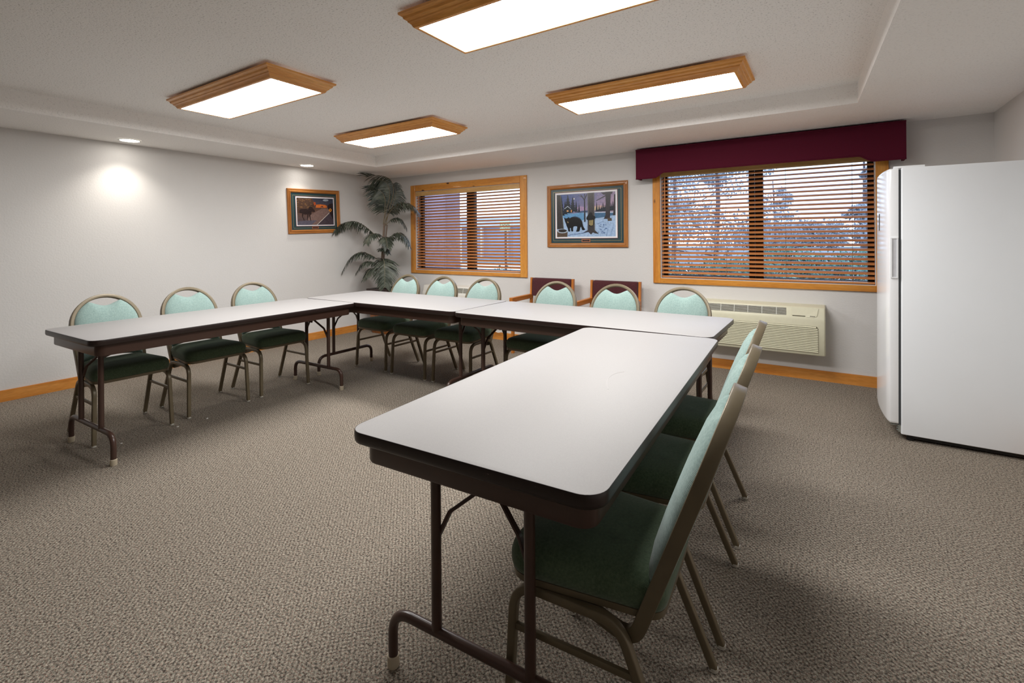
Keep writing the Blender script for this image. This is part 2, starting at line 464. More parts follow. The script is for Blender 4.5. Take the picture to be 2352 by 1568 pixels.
# valance box
def valance():
    x0, x1, z0, z1 = -1.645, 0.560, 1.900, 2.203
    yf = YB - 0.15
    root = thing('window_valance', 'burgundy fabric valance box above the large window', 'valance', ((x0 + x1) / 2, YB, z0))
    cx = (x0 + x1) / 2
    rise = 0.05
    prof = [(x0, 0), (-1.478, 0)]
    for i in range(1, 9):
        u = i / 8; s = u * u * (3 - 2 * u)
        prof.append((-1.455 + 0.105 * u, rise * s))
    for i in range(0, 9):
        u = i / 8; s = u * u * (3 - 2 * u)
        prof.append((0.245 + 0.105 * u, rise * (1 - s)))
    prof += [(0.372, 0), (x1, 0)]
    top = z1 - z0
    m = MB()
    poly = [(x - cx, z) for x, z in prof] + [(x1 - cx, top), (x0 - cx, top)]
    t = 0.018
    yb = yf - YB
    m.loft([[(x, yb, z) for x, z in poly], [(x, yb + t, z) for x, z in poly]])
    m.build('face_board', M_valance, root, ang=25)
    m = MB(); m.box(x0 - cx, x0 - cx + t, yb + t, -0.0005, 0, top); m.build('side_board', M_valance, root, smooth=False)
    m = MB(); m.box(x1 - cx - t, x1 - cx, yb + t, -0.0005, 0, top); m.build('side_board', M_valance, root, smooth=False)
    m = MB(); m.box(x0 - cx + t, x1 - cx - t, yb + t, -0.0005, top - t, top); m.build('top_board', M_valance, root, smooth=False)
    # fabric cord along the edges
    m = MB()
    m.tube([(x - cx, yb - 0.001, z) for x, z in prof], circ(0.0065, 8), n0=(0, 1, 0)); m.build('cord_trim', M_valance, root)
    m = MB(); m.tube([(x0 - cx, yb - 0.001, top - 0.003), (x1 - cx, yb - 0.001, top - 0.003)], circ(0.0065, 8)); m.build('cord_trim', M_valance, root)
valance()

# ------------------------------------------------------------------ ceiling light fixtures
def fixture(cx, cy, label, src=None):
    if src: return copy_thing(src, (cx, cy, ZT), 0, label)
    root = thing('ceiling_light', label, 'ceiling light', (cx, cy, ZT), 0, 'oak framed fluorescent ceiling lights')
    m = MB(); m.box(-0.55, 0.55, -0.155, 0.155, -0.066, -0.001); m.build('housing', M_pan, root, smooth=False)
    # crown-moulding frame: profile offsets (outward, z) lofted round the rectangle, one mitred board per side
    hx, hy = 0.598, 0.176
    prof = [(0.000, -0.078), (0.000, -0.083), (0.016, -0.083), (0.020, -0.079), (0.024, -0.070), (0.032, -0.062), (0.036, -0.060), (0.038, -0.054),
            (0.050, -0.046), (0.054, -0.036), (0.062, -0.030), (0.068, -0.028), (0.069, -0.017), (0.060, -0.016), (0.040, -0.030), (0.012, -0.066), (0.0, -0.070)]
    dirs = [((-1, -1), (1, -1)), ((1, -1), (1, 1)), ((1, 1), (-1, 1)), ((-1, 1), (-1, -1))]
    for i, (a, c) in enumerate(dirs):
        m = MB()
        m.loft([[(a[0] * (hx + o), a[1] * (hy + o), z) for o, z in prof], [(c[0] * (hx + o), c[1] * (hy + o), z) for o, z in prof]])
        m.build('frame_rail', M_oak['x'] if i % 2 == 0 else M_oak['y'], root, ang=30)
    m = MB(); a, c = hx - 0.001, hy - 0.001
    m.box(-a, a, -c, c, -0.081, -0.075, 1); m.f.pop(0); m.m.pop(0); m.c.pop(0)
    m.add([(-a, -c, -0.081), (a, -c, -0.081), (a, c, -0.081), (-a, c, -0.081)], [(0, 1, 2, 3)], 0)
    for q in (-1, 1):
        xa, xb = sorted((q * 0.552, q * (a - 0.002)))
        m.add([(xa, -c + .02, -0.0745), (xb, -c + .02, -0.0745), (xb, c - .02, -0.0745), (xa, c - .02, -0.0745)], [(0, 1, 2, 3)], 2)
    m.build('diffuser', [M_diffuser, M_pan, M_leak], root, smooth=False)
    return root
f1 = fixture(-3.44, 1.85, 'oak framed ceiling light over the left table')
fixture(-3.487, 3.345, 'oak framed ceiling light farthest away, in front of the palm corner', f1)
fixture(-1.045, 3.352, 'oak framed ceiling light nearest the burgundy valance', f1)
fixture(-1.0, 1.845, 'oak framed ceiling light cut off by the top of the photo', f1)

def downlight(x, y, label, src=None):
    if src: return copy_thing(src, (x, y, ZS), 0, label)
    root = thing('recessed_downlight', label, 'downlight', (x, y, ZS), 0, 'recessed downlights along the left soffit')
    m = MB(); n = 32
    rings = []
    for r, z in ((0.088, -0.0005), (0.086, -0.004), (0.074, -0.006), (0.072, -0.001)):
        rings.append([(r * math.cos(2 * PI * i / n), r * math.sin(2 * PI * i / n), z) for i in range(n)])
    m.loft(rings, cap=False); m.build('trim_ring', M_pan, root)
    m = MB(); m.loft([[(0.073 * math.cos(2 * PI * i / n), 0.073 * math.sin(2 * PI * i / n), z) for i in range(n)] for z in (-0.0005, -0.003)])
    m.build('lamp_lens', M_spot, root)
    return root
d1 = downlight(-5.341, 1.792, 'round recessed downlight in the soffit washing the bare left wall')
downlight(-5.355, 3.608, 'round recessed downlight in the soffit above the road picture', d1)

# ------------------------------------------------------------------ folding tables
TL, TW, TH = 1.829, 0.762, 0.737
def rrect3(hx, hy, r, z, n=8):
    return [(x, y, z) for x, y in rrect(hx, hy, r, n)]
def make_table(label, loc, rz):
    root = thing('folding_table', label, 'table', loc, rz, 'folding tables set in a U')
    hx, hy = TL / 2, TW / 2
    m = MB()
    m.loft([rrect3(hx - 0.0025, hy - 0.0025, 0.056, 0.712), rrect3(hx - 0.0025, hy - 0.0025, 0.056, TH - 0.0006), rrect3(hx - 0.0035, hy - 0.0035, 0.055, TH)])
    m.build('tabletop', M_laminate, root)
    m = MB()   # vinyl bumper edge
    rings = []
    for o, z in ((-0.0025, TH - 0.0012), (-0.0016, TH - 0.0004), (-0.0006, TH - 0.003), (0.0, TH - 0.010), (0.0, TH - 0.022), (-0.0015, TH - 0.030), (-0.005, TH - 0.034), (-0.02, TH - 0.034), (-0.02, TH - 0.026), (-0.0025, TH - 0.0255)):
        rings.append(rrect3(hx + o, hy + o, 0.058 + o, z))
    m.loft(rings, cap=False, close=True); m.build('edge_band', M_edge, root, ang=60)
    m = MB(); m.box(-hx + 0.05, hx - 0.05, -hy + 0.05, hy - 0.05, 0.704, 0.711); m.build('underside', M_under, root, smooth=False)
    m = MB()   # steel apron, rounded at the ends
    rings = []
    for o, z in ((0.0, 0.7025), (0.0, 0.646), (-0.003, 0.640), (-0.016, 0.640), (-0.016, 0.646), (-0.004, 0.648), (-0.004, 0.7025)):
        rings.append(rrect3(hx - 0.036 + o, hy - 0.030 + o, 0.045 + o, z))
    m.loft(rings, cap=False, close=True); m.build('apron', M_brown, root, ang=30)
    for s in (-1, 1):
        xl = s * (hx - 0.118)
        m = MB()
        m.tube([(xl, -hy + 0.05, 0.672), (xl, hy - 0.05, 0.672)], circ(0.011, 10))
        m.box(xl - 0.02, xl + 0.02, -0.19, -0.11, 0.69, 0.7035); m.box(xl - 0.02, xl + 0.02, 0.11, 0.19, 0.69, 0.7035)
        lf = m.build('leg_frame', M_brown, root)
        for q in (-1, 1):
            m = MB(); m.tube([(xl, q * 0.150, 0.178), (xl, q * 0.150, 0.70)], circ(0.0145, 14)); m.build('leg', M_brown, lf)
        m = MB()
        m.tube(arc_path([(xl, -0.318, 0.012), (xl, -0.318, 0.172), (xl, 0.318, 0.172), (xl, 0.318, 0.012)], 0.075, 8), circ(0.0145, 14), n0=(1, 0, 0))
        m.build('foot_bar', M_brown, lf)
        for q in (-1, 1):
            m = MB()
            m.loft([[(xl + r * math.cos(2 * PI * i / 14), q * 0.318 + r * math.sin(2 * PI * i / 14), z) for i in range(14)] for r, z in ((0.0165, 0.0), (0.0178, 0.006), (0.0178, 0.034), (0.0155, 0.036))])
            m.build('foot_cap', M_cap, lf)
        m = MB()   # V brace that folds up under the top
        kx = xl - s * 0.085; tx = xl - s * 0.27
        for q in (-1, 1):
            m.tube(arc_path([(xl - s * 0.006, q * 0.150, 0.43), (xl - s * 0.016, q * 0.112, 0.512), (xl - s * 0.052, q * 0.018, 0.588)], 0.02, 4), rrect(0.008, 0.005, 0.002, 1))
        m.tube([(xl - s * 0.045, 0, 0.582), (tx - s * 0.05, 0, 0.690)], rrect(0.026, 0.006, 0.002, 1))
        m.build('folding_brace', M_brown, lf)
    return root
t1 = make_table('white-topped folding table standing nearest the left wall', (-3.767, 1.847, 0), PI / 2 + math.radians(1.8))
t2 = copy_thing(t1, (-3.253, 3.158, 0), math.radians(0.35), 'white-topped folding table at the back nearest the palm')
t3 = copy_thing(t1, (-1.418, 3.140, 0), math.radians(-0.35), 'white-topped folding table at the back in front of the window air conditioner')
t4 = copy_thing(t1, (-0.809, 1.819, 0), PI / 2 + math.radians(2.6), 'white-topped folding table closest to the viewer, with a curved scratch')
m = MB()
sp = []
for i in range(25):
    t = i / 24; a_ = (-0.650, 1.626); b_ = (-0.742, 1.80); c_ = (-0.679, 1.874)
    sp.append((a_[0] * (1 - t) ** 2 + b_[0] * 2 * t * (1 - t) + c_[0] * t * t, a_[1] * (1 - t) ** 2 + b_[1] * 2 * t * (1 - t) + c_[1] * t * t))
cs, sn = math.cos(-PI / 2 - math.radians(2.6)), math.sin(-PI / 2 - math.radians(2.6))
loc = [((x + 0.809) * cs - (y - 1.819) * sn, (x + 0.809) * sn + (y - 1.819) * cs, TH + 0.0002) for x, y in sp]
m.tube(loc, [(0.0003, 0.001), (-0.0002, 0.001), (-0.0002, -0.001), (0.0003, -0.001)], n0=(0, 0, 1))
sco = m.build('scratch_mark', plain('scuff', (0.375, 0.365, 0.362, 1), 0.6), t4); sco['label'] = 'pale curved scratch'

# ------------------------------------------------------------------ banquet chairs
def make_chair(label, loc, rz):
    root = thing('banquet_chair', label, 'chair', loc, rz, 'mint green banquet chairs')
    B0 = V((0, 0.112, 0.345)); B1 = V((0, 0.322, 0.905)); up = (B1 - B0).normalized(); S = (B1 - B0).length
    nf = V((0, -up.z, up.y))
    def BP(u, s, f=0.0): return B0 + V((1, 0, 0)) * u + up * s + nf * f
    # back frame hoop, one tube from seat side to seat side
    sA = S - 0.012 - 0.212
    path = [V((-0.178, -0.06, 0.388)), V((-0.178, 0.03, 0.372))]
    path = arc_path([V((-0.178, -0.08, 0.385)), BP(-0.180, -0.022), BP(-0.186, 0.16)], 0.05, 6)[:-1]
    for i in range(5): path.append(BP(-0.186 - 0.010 * (i / 5), 0.16 + (sA - 0.16) * i / 5))
    for i in range(25):
        t = PI - PI * i / 24
        path.append(BP(0.196 * math.cos(t), sA + 0.212 * math.sin(t)))
    rt = [V((-p.x, p.y, p.z)) for p in path[::-1] if p.x < -0.1959]
    half = [p for p in path[:path.index(path[-25])]]
    path = half + path[-25:] + [V((-p.x, p.y, p.z)) for p in half[::-1]]
    m = MB(); m.tube(path, rrect(0.0112, 0.0165, 0.0026, 2), n0=(1, 0, 0)); m.build('back_frame', M_tube, root, ang=50)
    # upholstered back with a scooped hand hole
    out = []
    s0 = 0.125
    for i in range(13):   # bottom edge, arched
        u = -0.178 + 0.356 * i / 12
        out.append((u, s0 + 0.028 * (1 - (u / 0.178) ** 2)))
    for i in range(1, 7): out.append((0.178 + 0.008 * i / 6, s0 + (sA - s0) * i / 6))
    tipx = 0.092
    te = math.acos(tipx / 0.186)
    for i in range(1, 13):
        t = te * i / 12
        out.append((0.186 * math.cos(t), sA + 0.200 * math.sin(t)))
    yt = sA + 0.200 * math.sin(te)
    for i in range(1, 14):
        u = tipx - 2 * tipx * i / 14
        out.append((u, yt - 0.034 * math.cos(u / tipx * PI / 2) ** 1.3))
    rest = [(-x, y) for x, y in out if x > 0.17 and y > s0 + 0.01] 
    left = []
    for i in range(0, 13):
        t = te * (12 - i) / 12
        left.append((-0.186 * math.cos(t), sA + 0.200 * math.sin(t)))
    for i in range(1, 6): left.append((-0.186 + 0.008 * i / 6, sA - (sA - s0) * i / 6))
    out = out + left
    cxy = (0, 0.31)
    m = MB(); rings = []
    def ring(k, f): return [BP(cxy[0] + (u - cxy[0]) * k, cxy[1] + (s - cxy[1]) * k, f) for u, s in out]
    for k, f in ((0.02, -0.022), (0.5, -0.021), (0.8, -0.019), (0.93, -0.014), (0.985, -0.006), (1.0, 0.004), (0.985, 0.014), (0.94, 0.024), (0.85, 0.034), (0.65, 0.043), (0.35, 0.047), (0.02, 0.048)):
        rings.append(ring(k, f))
    m.loft(rings); m.build('backrest', M_mint, root, ang=80)
    # seat
    def outline(k, z, dx=0.0):
        pts = []
        yf, yb, wf, wb = -0.232, 0.172, 0.222, 0.178
        P = [(wb, yb), (-wb, yb), (-wf, yf), (wf, yf)]
        R = [0.045, 0.045, 0.085, 0.085]
        for i in range(4):
            p = V((*P[i], 0)); a = V((*P[i - 1], 0)); c = V((*P[(i + 1) % 4], 0))
            d1 = (a - p).normalized(); d2 = (c - p).normalized(); t = R[i]
            for q in range(9):
                u = q / 8; w = (p + d1 * t) * (1 - u) ** 2 + p * 2 * u * (1 - u) + (p + d2 * t) * u * u
                pts.append(w)
        cy = -0.04
        return [(p.x * (k + dx), cy + (p.y - cy) * (k + dx), z) for p in pts]
    m = MB()
    m.loft([outline(0.97, 0.402), outline(1.0, 0.406), outline(1.015, 0.422), outline(1.015, 0.442), outline(0.99, 0.460), outline(0.94, 0.472), outline(0.82, 0.482), outline(0.5, 0.489), outline(0.02, 0.490)])
    m.build('seat', M_green, root, ang=80)
    m = MB(); m.loft([outline(0.95, 0.384), outline(0.99, 0.386), outline(0.995, 0.403), outline(0.95, 0.405)])
    m.build('seat_frame', M_tube, root, ang=50)
    # legs: bent tubes, front and rear meet under the seat
    sec = rrect(0.0115, 0.0115, 0.004, 2)
    for s in (-1, 1):
        front = arc_path([(s * 0.214, -0.222, 0.010), (s * 0.205, -0.205, 0.373), (s * 0.204, -0.045, 0.373)], 0.075, 8)
        rear = arc_path([(s * 0.204, -0.045, 0.373), (s * 0.204, 0.075, 0.373), (s * 0.215, 0.226, 0.010)], 0.075, 8)
        for pth, fy, fx in ((front, -0.222, 0.214), (rear, 0.226, 0.215)):
            m = MB(); m.tube(pth, sec, n0=(1, 0, 0)); lg = m.build('leg', M_tube, root, ang=50)
            g = MB(); g.loft([[(s * fx + r * math.cos(2 * PI * i / 12), fy + r * math.sin(2 * PI * i / 12), z) for i in range(12)] for r, z in ((0.010, 0.0), (0.0135, 0.002), (0.0135, 0.012), (0.010, 0.013))])
            g.build('glide', M_glide, lg)
        m = MB(); m.tube([(s * 0.2075, -0.205, 0.262), (s * 0.208, 0.114, 0.262)], rrect(0.006, 0.009, 0.003, 2), n0=(1, 0, 0)); m.build('stretcher', M_tube, root)
    return root
Q = PI / 2
chairs = [
    (-4.05, 1.302, Q, 'mint green banquet chair with stained back, at the near end of the left table'),
    (-4.087, 1.853, Q, 'mint green banquet chair in the middle of the three by the left wall'),
    (-4.100, 2.394, Q, 'mint green banquet chair by the left wall closest to the back corner'),
    (-3.803, 3.475, 0.0, 'mint green banquet chair right beside the potted palm'),
    (-3.268, 3.452, 0.0, 'mint green banquet chair under the left half of the smaller window'),
    (-2.750, 3.462, 0.0, 'mint green banquet chair under the right half of the smaller window'),
    (-1.970, 3.462, 0.0, 'mint green banquet chair in front of the left burgundy armchair'),
    (-1.422, 3.462, 0.0, 'mint green banquet chair in front of the right burgundy armchair'),
    (-0.892, 3.462, 0.0, 'mint green banquet chair overlapping the left end of the almond air conditioner'),
    (-0.495, 1.279, -Q + math.radians(2.9), 'mint green banquet chair closest to the viewer, at the right of the near table'),
    (-0.512, 1.806, -Q + math.radians(2.9), 'mint green banquet chair second from the viewer along the right of the near table'),
    (-0.545, 2.359, -Q + math.radians(2.9), 'mint green banquet chair on the right of the near table, closest to the air conditioner'),
]
c0 = make_chair(chairs[0][3], (chairs[0][0], chairs[0][1], 0), chairs[0][2])
for x, y, r, lb in chairs[1:]: copy_thing(c0, (x, y, 0), r, lb)

# ------------------------------------------------------------------ oak armchairs
def make_armchair(label, loc):
    root = thing('wooden_armchair', label, 'armchair', loc, 0, 'oak armchairs with burgundy upholstery')
    W = 0.285
    for s in (-1, 1):
        m = MB(); m.tube([(s * (W - 0.013), 0.215, 0), (s * (W - 0.013), 0.215, 0.42), (s * (W - 0.013), 0.245, 0.822)], rrect(0.0125, 0.021, 0.004, 2), n0=(1, 0, 0)); m.build('back_post', M_arm['z'], root)
        m = MB(); m.tube([(s * (W - 0.013), -0.19, 0), (s * (W - 0.013), -0.19, 0.578)], rrect(0.0125, 0.021, 0.004, 2), n0=(1, 0, 0)); m.build('front_leg', M_arm['z'], root)
        m = MB(); m.tube([(s * (W - 0.013), -0.225, 0.600), (s * (W - 0.013), 0.216, 0.604)], rrect(0.022, 0.026, 0.006, 3), n0=(1, 0, 0)); m.build('armrest', M_arm['y'], root)
        m = MB(); m.tube([(s * (W - 0.013), -0.17, 0.36), (s * (W - 0.013), 0.2, 0.36)], rrect(0.011, 0.028, 0.003, 2), n0=(1, 0, 0)); m.build('side_rail', M_arm['y'], root)
    for y in (-0.19, 0.205):
        m = MB(); m.tube([(-W + 0.028, y, 0.36), (W - 0.028, y, 0.36)], rrect(0.028, 0.011, 0.003, 2), n0=(0, 0, 1)); m.build('cross_rail', M_arm['x'], root)
    def pad(name, hx, hz, depth, frame):
        m = MB(); rings = []
        for k, f in ((1.0, 0), (1.0, 0.3), (0.985, 0.7), (0.95, 0.92), (0.6, 1.0), (0.05, 1.0)):
            e = (1 - k)
            rings.append([frame(x, z, f * depth) for x, z in rrect(hx - e * min(hx, hz), hz - e * min(hx, hz), max(0.004, 0.018 * k), 3)])
        m.loft(rings); return m.build(name, M_burg, root, ang=60)
    pad('back_cushion', W - 0.030, 0.108, 0.045, lambda x, z, f: (x, 0.250 + z * 0.075 - f, 0.714 + z))
    pad('seat_cushion', W - 0.032, 0.20, 0.07, lambda x, z, f: (x, 0.0 + z, 0.385 + f))
    return root
a1 = make_armchair('oak armchair with burgundy back against the wall under the bear picture', (-2.675, 4.735, 0))
a1['label'] = 'left of the two oak armchairs with burgundy backs against the window wall'
copy_thing(a1, (-1.897, 4.735, 0), 0, 'right of the two oak armchairs, its burgundy back near the large window')

# ------------------------------------------------------------------ wall air conditioners
def make_ac(label, loc, body, logo):
    """local: x along the wall 0..1.08 from the left end, y = 0 at the wall and negative into the room"""
    root = thing('air_conditioner', label, 'air conditioner', loc, 0)
    Lx = 1.08; z0, z1 = 0.0, 0.415; D = 0.2
    prof = [(0, z0 + 0.03), (-0.12, z0 + 0.012), (-D + 0.006, z0), (-D, z0 + 0.008), (-D, z0 + 0.24), (-D - 0.004, z0 + 0.30), (-D + 0.002, z0 + 0.325),
            (-D + 0.012, z1 - 0.07), (-D + 0.022, z1 - 0.012), (-D + 0.034, z1 - 0.002), (-0.03, z1 + 0.004), (0, z1 + 0.004)]
    m = MB(); rings = []
    for x, sh in ((0.0, 0.012), (0.006, 0.003), (0.014, 0.0), (Lx - 0.014, 0.0), (Lx - 0.006, 0.003), (Lx, 0.012)):
        rings.append([(x, min(0, y + sh) if y < -0.01 else y, z + (sh if z < 0.1 else -sh) * (0 if y > -0.01 else 0.6)) for y, z in prof])
    m.loft(rings); m.build('case', body, root, ang=40)
    # outlet grille on the sloping upper front
    def fp(z): # front surface y for a height
        pts = [p for p in prof[3:10]]
        for (ya, za), (yb, zb) in zip(pts, pts[1:]):
            if za <= z <= zb: return ya + (yb - ya) * (z - za) / (zb - za)
        return -D
    gx0, gx1, gz0, gz1 = 0.115, 0.788, 0.334, 0.396
    m = MB()
    m.add([(gx0, fp(gz0) - 0.0012, gz0), (gx1, fp(gz0) - 0.0012, gz0), (gx1, fp(gz1) - 0.0012, gz1), (gx0, fp(gz1) - 0.0012, gz1)], [(0, 1, 2, 3)])
    m.build('outlet_recess', M_acdark, root, smooth=False)
    m = MB()
    for i in range(6):
        z = gz0 + 0.006 + (gz1 - gz0 - 0.012) * i / 5
        m.tube([(gx0, fp(z) - 0.003, z), (gx1, fp(z) - 0.003, z)], rrect(0.0016, 0.0014, 0.0005, 1))
    for i in range(6):
        x = gx0 + 0.02 + (gx1 - gx0 - 0.05) * i / 5.4
        m.tube([(x, fp(gz0) - 0.004, gz0), (x, fp(gz1) - 0.004, gz1)], rrect(0.0022, 0.0014, 0.0005, 1))
    m.build('outlet_grille', M_acwhite, root)
    # control lid
    m = MB()
    px0, px1, pz0, pz1 = 0.832, 1.03, 0.333, 0.402
    pts = [(px0, pz0 + 0.004), (px0 + 0.1, pz0 + 0.004), (px0 + 0.11, pz0 - 0.006), (px1 - 0.03, pz0 - 0.006), (px1 - 0.012, pz0 + 0.004), (px1, pz1), (px0, pz1)]
    m.loft([[(x, fp(min(max(z, .33), .40)) - 0.0005, z) for x, z in pts], [(x, fp(min(max(z, .33), .40)) - 0.0045, z) for x, z in pts]])
    m.build('control_lid', body, root, ang=25)
    m = MB(); m.box(px0 + 0.004, px0 + 0.1, fp(0.333) - 0.002, fp(0.333) - 0.0008, pz0 - 0.005, pz0 + 0.004); m.build('lid_notch', M_acdark, root, smooth=False)
    # intake louvres in the lower panel
    n = 15; lz0, lz1 = 0.028, 0.252
    bx0, bx1 = 0.05, 1.028
    m = MB()
    m.add([(bx0 + 0.014, -D - 0.001, lz1), (bx0, -D - 0.001, lz1 - 0.018), (bx0, -D - 0.001, lz0), (bx1, -D - 0.001, lz0), (bx1 - 0.001, -D - 0.001, lz1 - 0.018), (bx1 - 0.014, -D - 0.001, lz1)], [(0, 1, 2, 3, 4, 5)])
    m.build('intake_recess', M_acdark, root, smooth=False)
    m = MB(); st = (lz1 - lz0) / n
    for i in range(n):
        z = lz0 + st * i
        e = 0.014 if i == n - 1 else (0.003 if i == n - 2 else 0)
        pr = [(-D - 0.0005, z + st * 0.02), (-D - 0.011, z + st * 0.10), (-D - 0.011, z + st * 0.56), (-D - 0.0005, z + st * 0.84)]
        m.loft([[(bx0 + e, y, zz) for y, zz in pr], [(bx1 - 0.002 - e, y, zz) for y, zz in pr]])
    m.build('intake_louvres', body, root, ang=50)
    if logo:
        cu = bpy.data.curves.new('logo', 'FONT'); cu.body = 'Amana'; cu.size = 0.0135; cu.shear = 0.3; cu.extrude = 0.0004
        tmp = bpy.data.objects.new('tmp', cu); COL.objects.link(tmp)
        bpy.context.view_layer.update()
        me = bpy.data.meshes.new_from_object(tmp.evaluated_get(bpy.context.evaluated_depsgraph_get()))
        bpy.data.objects.remove(tmp)
        me.materials.clear(); me.materials.append(M_black)
        o = bpy.data.objects.new('logo', me); COL.objects.link(o); o.parent = root
        o.location = (0.966, fp(0.333) - 0.0068, 0.3325); o.rotation_euler = (PI / 2 - 0.30, 0, 0)
        o['label'] = 'small black slanted lettering'
    return root
make_ac('almond wall air conditioner under the large window', (-1.07, YB, 0.258), M_ac, True)
make_ac('off-white wall air conditioner under the smaller window, behind the chairs', (-4.65, YB, 0.252), M_ac2, False)
m = MB()
pth = [(-3.562, YB - 0.10, 0.275), (-3.562, YB - 0.07, 0.19), (-3.55, YB - 0.05, 0.125), (-3.49, YB - 0.045, 0.098), (-3.42, YB - 0.045, 0.12), (-3.375, YB - 0.045, 0.17), (-3.365, YB - 0.04, 0.22), (-3.40, YB - 0.03, 0.25), (-3.44, YB - 0.02, 0.24)]
pp = []
for i in range(len(pth) - 1):
    p0 = V(pth[max(i - 1, 0)]); p1 = V(pth[i]); p2 = V(pth[i + 1]); p3 = V(pth[min(i + 2, len(pth) - 1)])
    for k in range(6):
        t = k / 6
        pp.append(0.5 * ((2 * p1) + (-p0 + p2) * t + (2 * p0 - 5 * p1 + 4 * p2 - p3) * t * t + (-p0 + 3 * p1 - 3 * p2 + p3) * t ** 3))
pp.append(V(pth[-1]))
m.tube(pp, circ(0.0045, 8))
m.box(-3.49, -3.42, YB - 0.02, YB - 0.0005, 0.20, 0.31)
tag(m.build('power_cord', M_acwhite), 'white looped power cord hanging by the wall beside the off-white air conditioner', 'cord')

# ------------------------------------------------------------------ upright freezer
def fridge():
    x0, x1, y0, y1 = 0.400, 1.062, 3.85, 4.585
    ztop = 1.704; zb = 0.034
    root = thing('upright_freezer', 'tall white upright freezer against the right wall', 'refrigerator', ((x0 + x1) / 2, (y0 + y1) / 2, 0))
    root.rotation_euler = (0, math.radians(0.35), 0)
    cx, cy = (x0 + x1) / 2, (y0 + y1) / 2
    hx, hy = (x1 - x0) / 2, (y1 - y0) / 2
    m = MB()
    def rr(k, z): return [(x, y, z) for x, y in rrect(hx - k, hy - k, 0.008, 3)]
    m.loft([rr(0.003, zb), rr(0, zb + 0.003), rr(0, ztop - 0.006), rr(0.004, ztop)]); m.build('cabinet', M_fridge, root, ang=40)
    m = MB(); m.box(-hx + 0.03, hx - 0.02, -hy + 0.02, hy - 0.02, 0.012, zb + 0.002); m.build('plinth', M_black, root, smooth=False)
    for sx in (-1, 1):
        for sy in (-1, 1):
            m = MB(); m.loft([[(sx * (hx - 0.05) + 0.02 * math.cos(a * PI / 6), sy * (hy - 0.035) + 0.02 * math.sin(a * PI / 6), z) for a in range(12)] for z in (0.0, 0.013)])
            m.build('levelling_foot', M_black, root)
    m = MB(); m.box(-hx - 0.012, -hx, -hy + 0.006, hy - 0.006, 0.09, ztop - 0.01); m.build('door_gasket', M_gasket, root, smooth=False)
    # bowed door
    dz0, dz1 = 0.098, ztop - 0.002
    xb = -hx - 0.0125
    n = 20; pr = []
    dt = 0.046
    for i in range(n + 1):
        u = -1 + 2 * i / n
        bow = 0.026 * (1 - u * u) ** 0.8
        pr.append((xb - dt - bow, u * (hy - 0.001)))
    # rounded outer edges
    ring2 = [(xb, -hy + 0.001)] + [(xb - dt * 0.75, -hy)] + [(xb - dt * 0.95, -hy + 0.004)] + pr[1:-1] + [(xb - dt * 0.95, hy - 0.004), (xb - dt * 0.75, hy), (xb, hy - 0.001)]
    def dr(k, z): return [(xb + (x - xb) * (1 - k * 3), y * (1 - k), z) for x, y in ring2]
    m = MB(); m.loft([dr(0.02, dz0 - 0.004), dr(0.006, dz0), dr(0, dz0 + 0.01), dr(0, dz1 - 0.014), dr(0.004, dz1 - 0.004), dr(0.02, dz1)])
    door = m.build('door', M_door, root, ang=40)
    # recessed grip on the door edge facing the room
    m = MB(); g0, g1 = 1.012, 1.268
    xo, xi = xb - 0.040, xb - 0.002
    yk = -hy - 0.0005
    m.box(xo, xi, yk - 0.004, yk + 0.001, g0, g0 + 0.007); m.box(xo, xi, yk - 0.004, yk + 0.001, g1 - 0.007, g1)
    m.box(xo, xo + 0.008, yk - 0.004, yk + 0.001, g0 + 0.007, g1 - 0.007); m.box(xi - 0.007, xi, yk - 0.004, yk + 0.001, g0 + 0.007, g1 - 0.007)
    m.build('handle_rim', M_door, door, smooth=False)
    m = MB(); m.box(xo + 0.008, xi - 0.007, yk - 0.0008, yk + 0.001, g0 + 0.007, g1 - 0.007); m.build('handle_recess', plain('grip_grey', lin(205, 207, 212), 0.5), door, smooth=False)
    m = MB()
    u = 0.16; bw = 0.026 * (1 - u * u) ** 0.8
    m.tube([(xb - dt - bw - 0.001, -0.06, 1.315), (xb - dt - bw - 0.001, -0.06, 1.43)], rrect(0.002, 0.008, 0.0008, 1), n0=(1, 0, 0))
    m.build('badge_strip', M_black, door)
    # hinge cover on top, hinge below
    m = MB(); m.loft([[(x, y, z) for x, y in ((-hx - 0.035, -hy + 0.012), (-hx + 0.01, -hy + 0.006), (-hx + 0.115, -hy + 0.006), (-hx + 0.115, -hy + 0.06), (-hx - 0.035, -hy + 0.05))] for z in (ztop - 0.001, ztop + 0.012)])
    m.build('hinge_cover', M_door, root, ang=30)
    m = MB(); m.box(-hx - 0.05, -hx + 0.0, -hy + 0.012, -hy + 0.06, 0.083, 0.088); m.box(-hx - 0.012, -hx + 0.0, -hy + 0.01, -hy + 0.05, 0.045, 0.083)
    for z in (0.052, 0.068):
        m.tube([(-hx - 0.020, -hy + 0.025, z), (-hx - 0.01, -hy + 0.025, z)], circ(0.006, 8))
    m.build('bottom_hinge', M_chrome, root, smooth=False)
fridge()

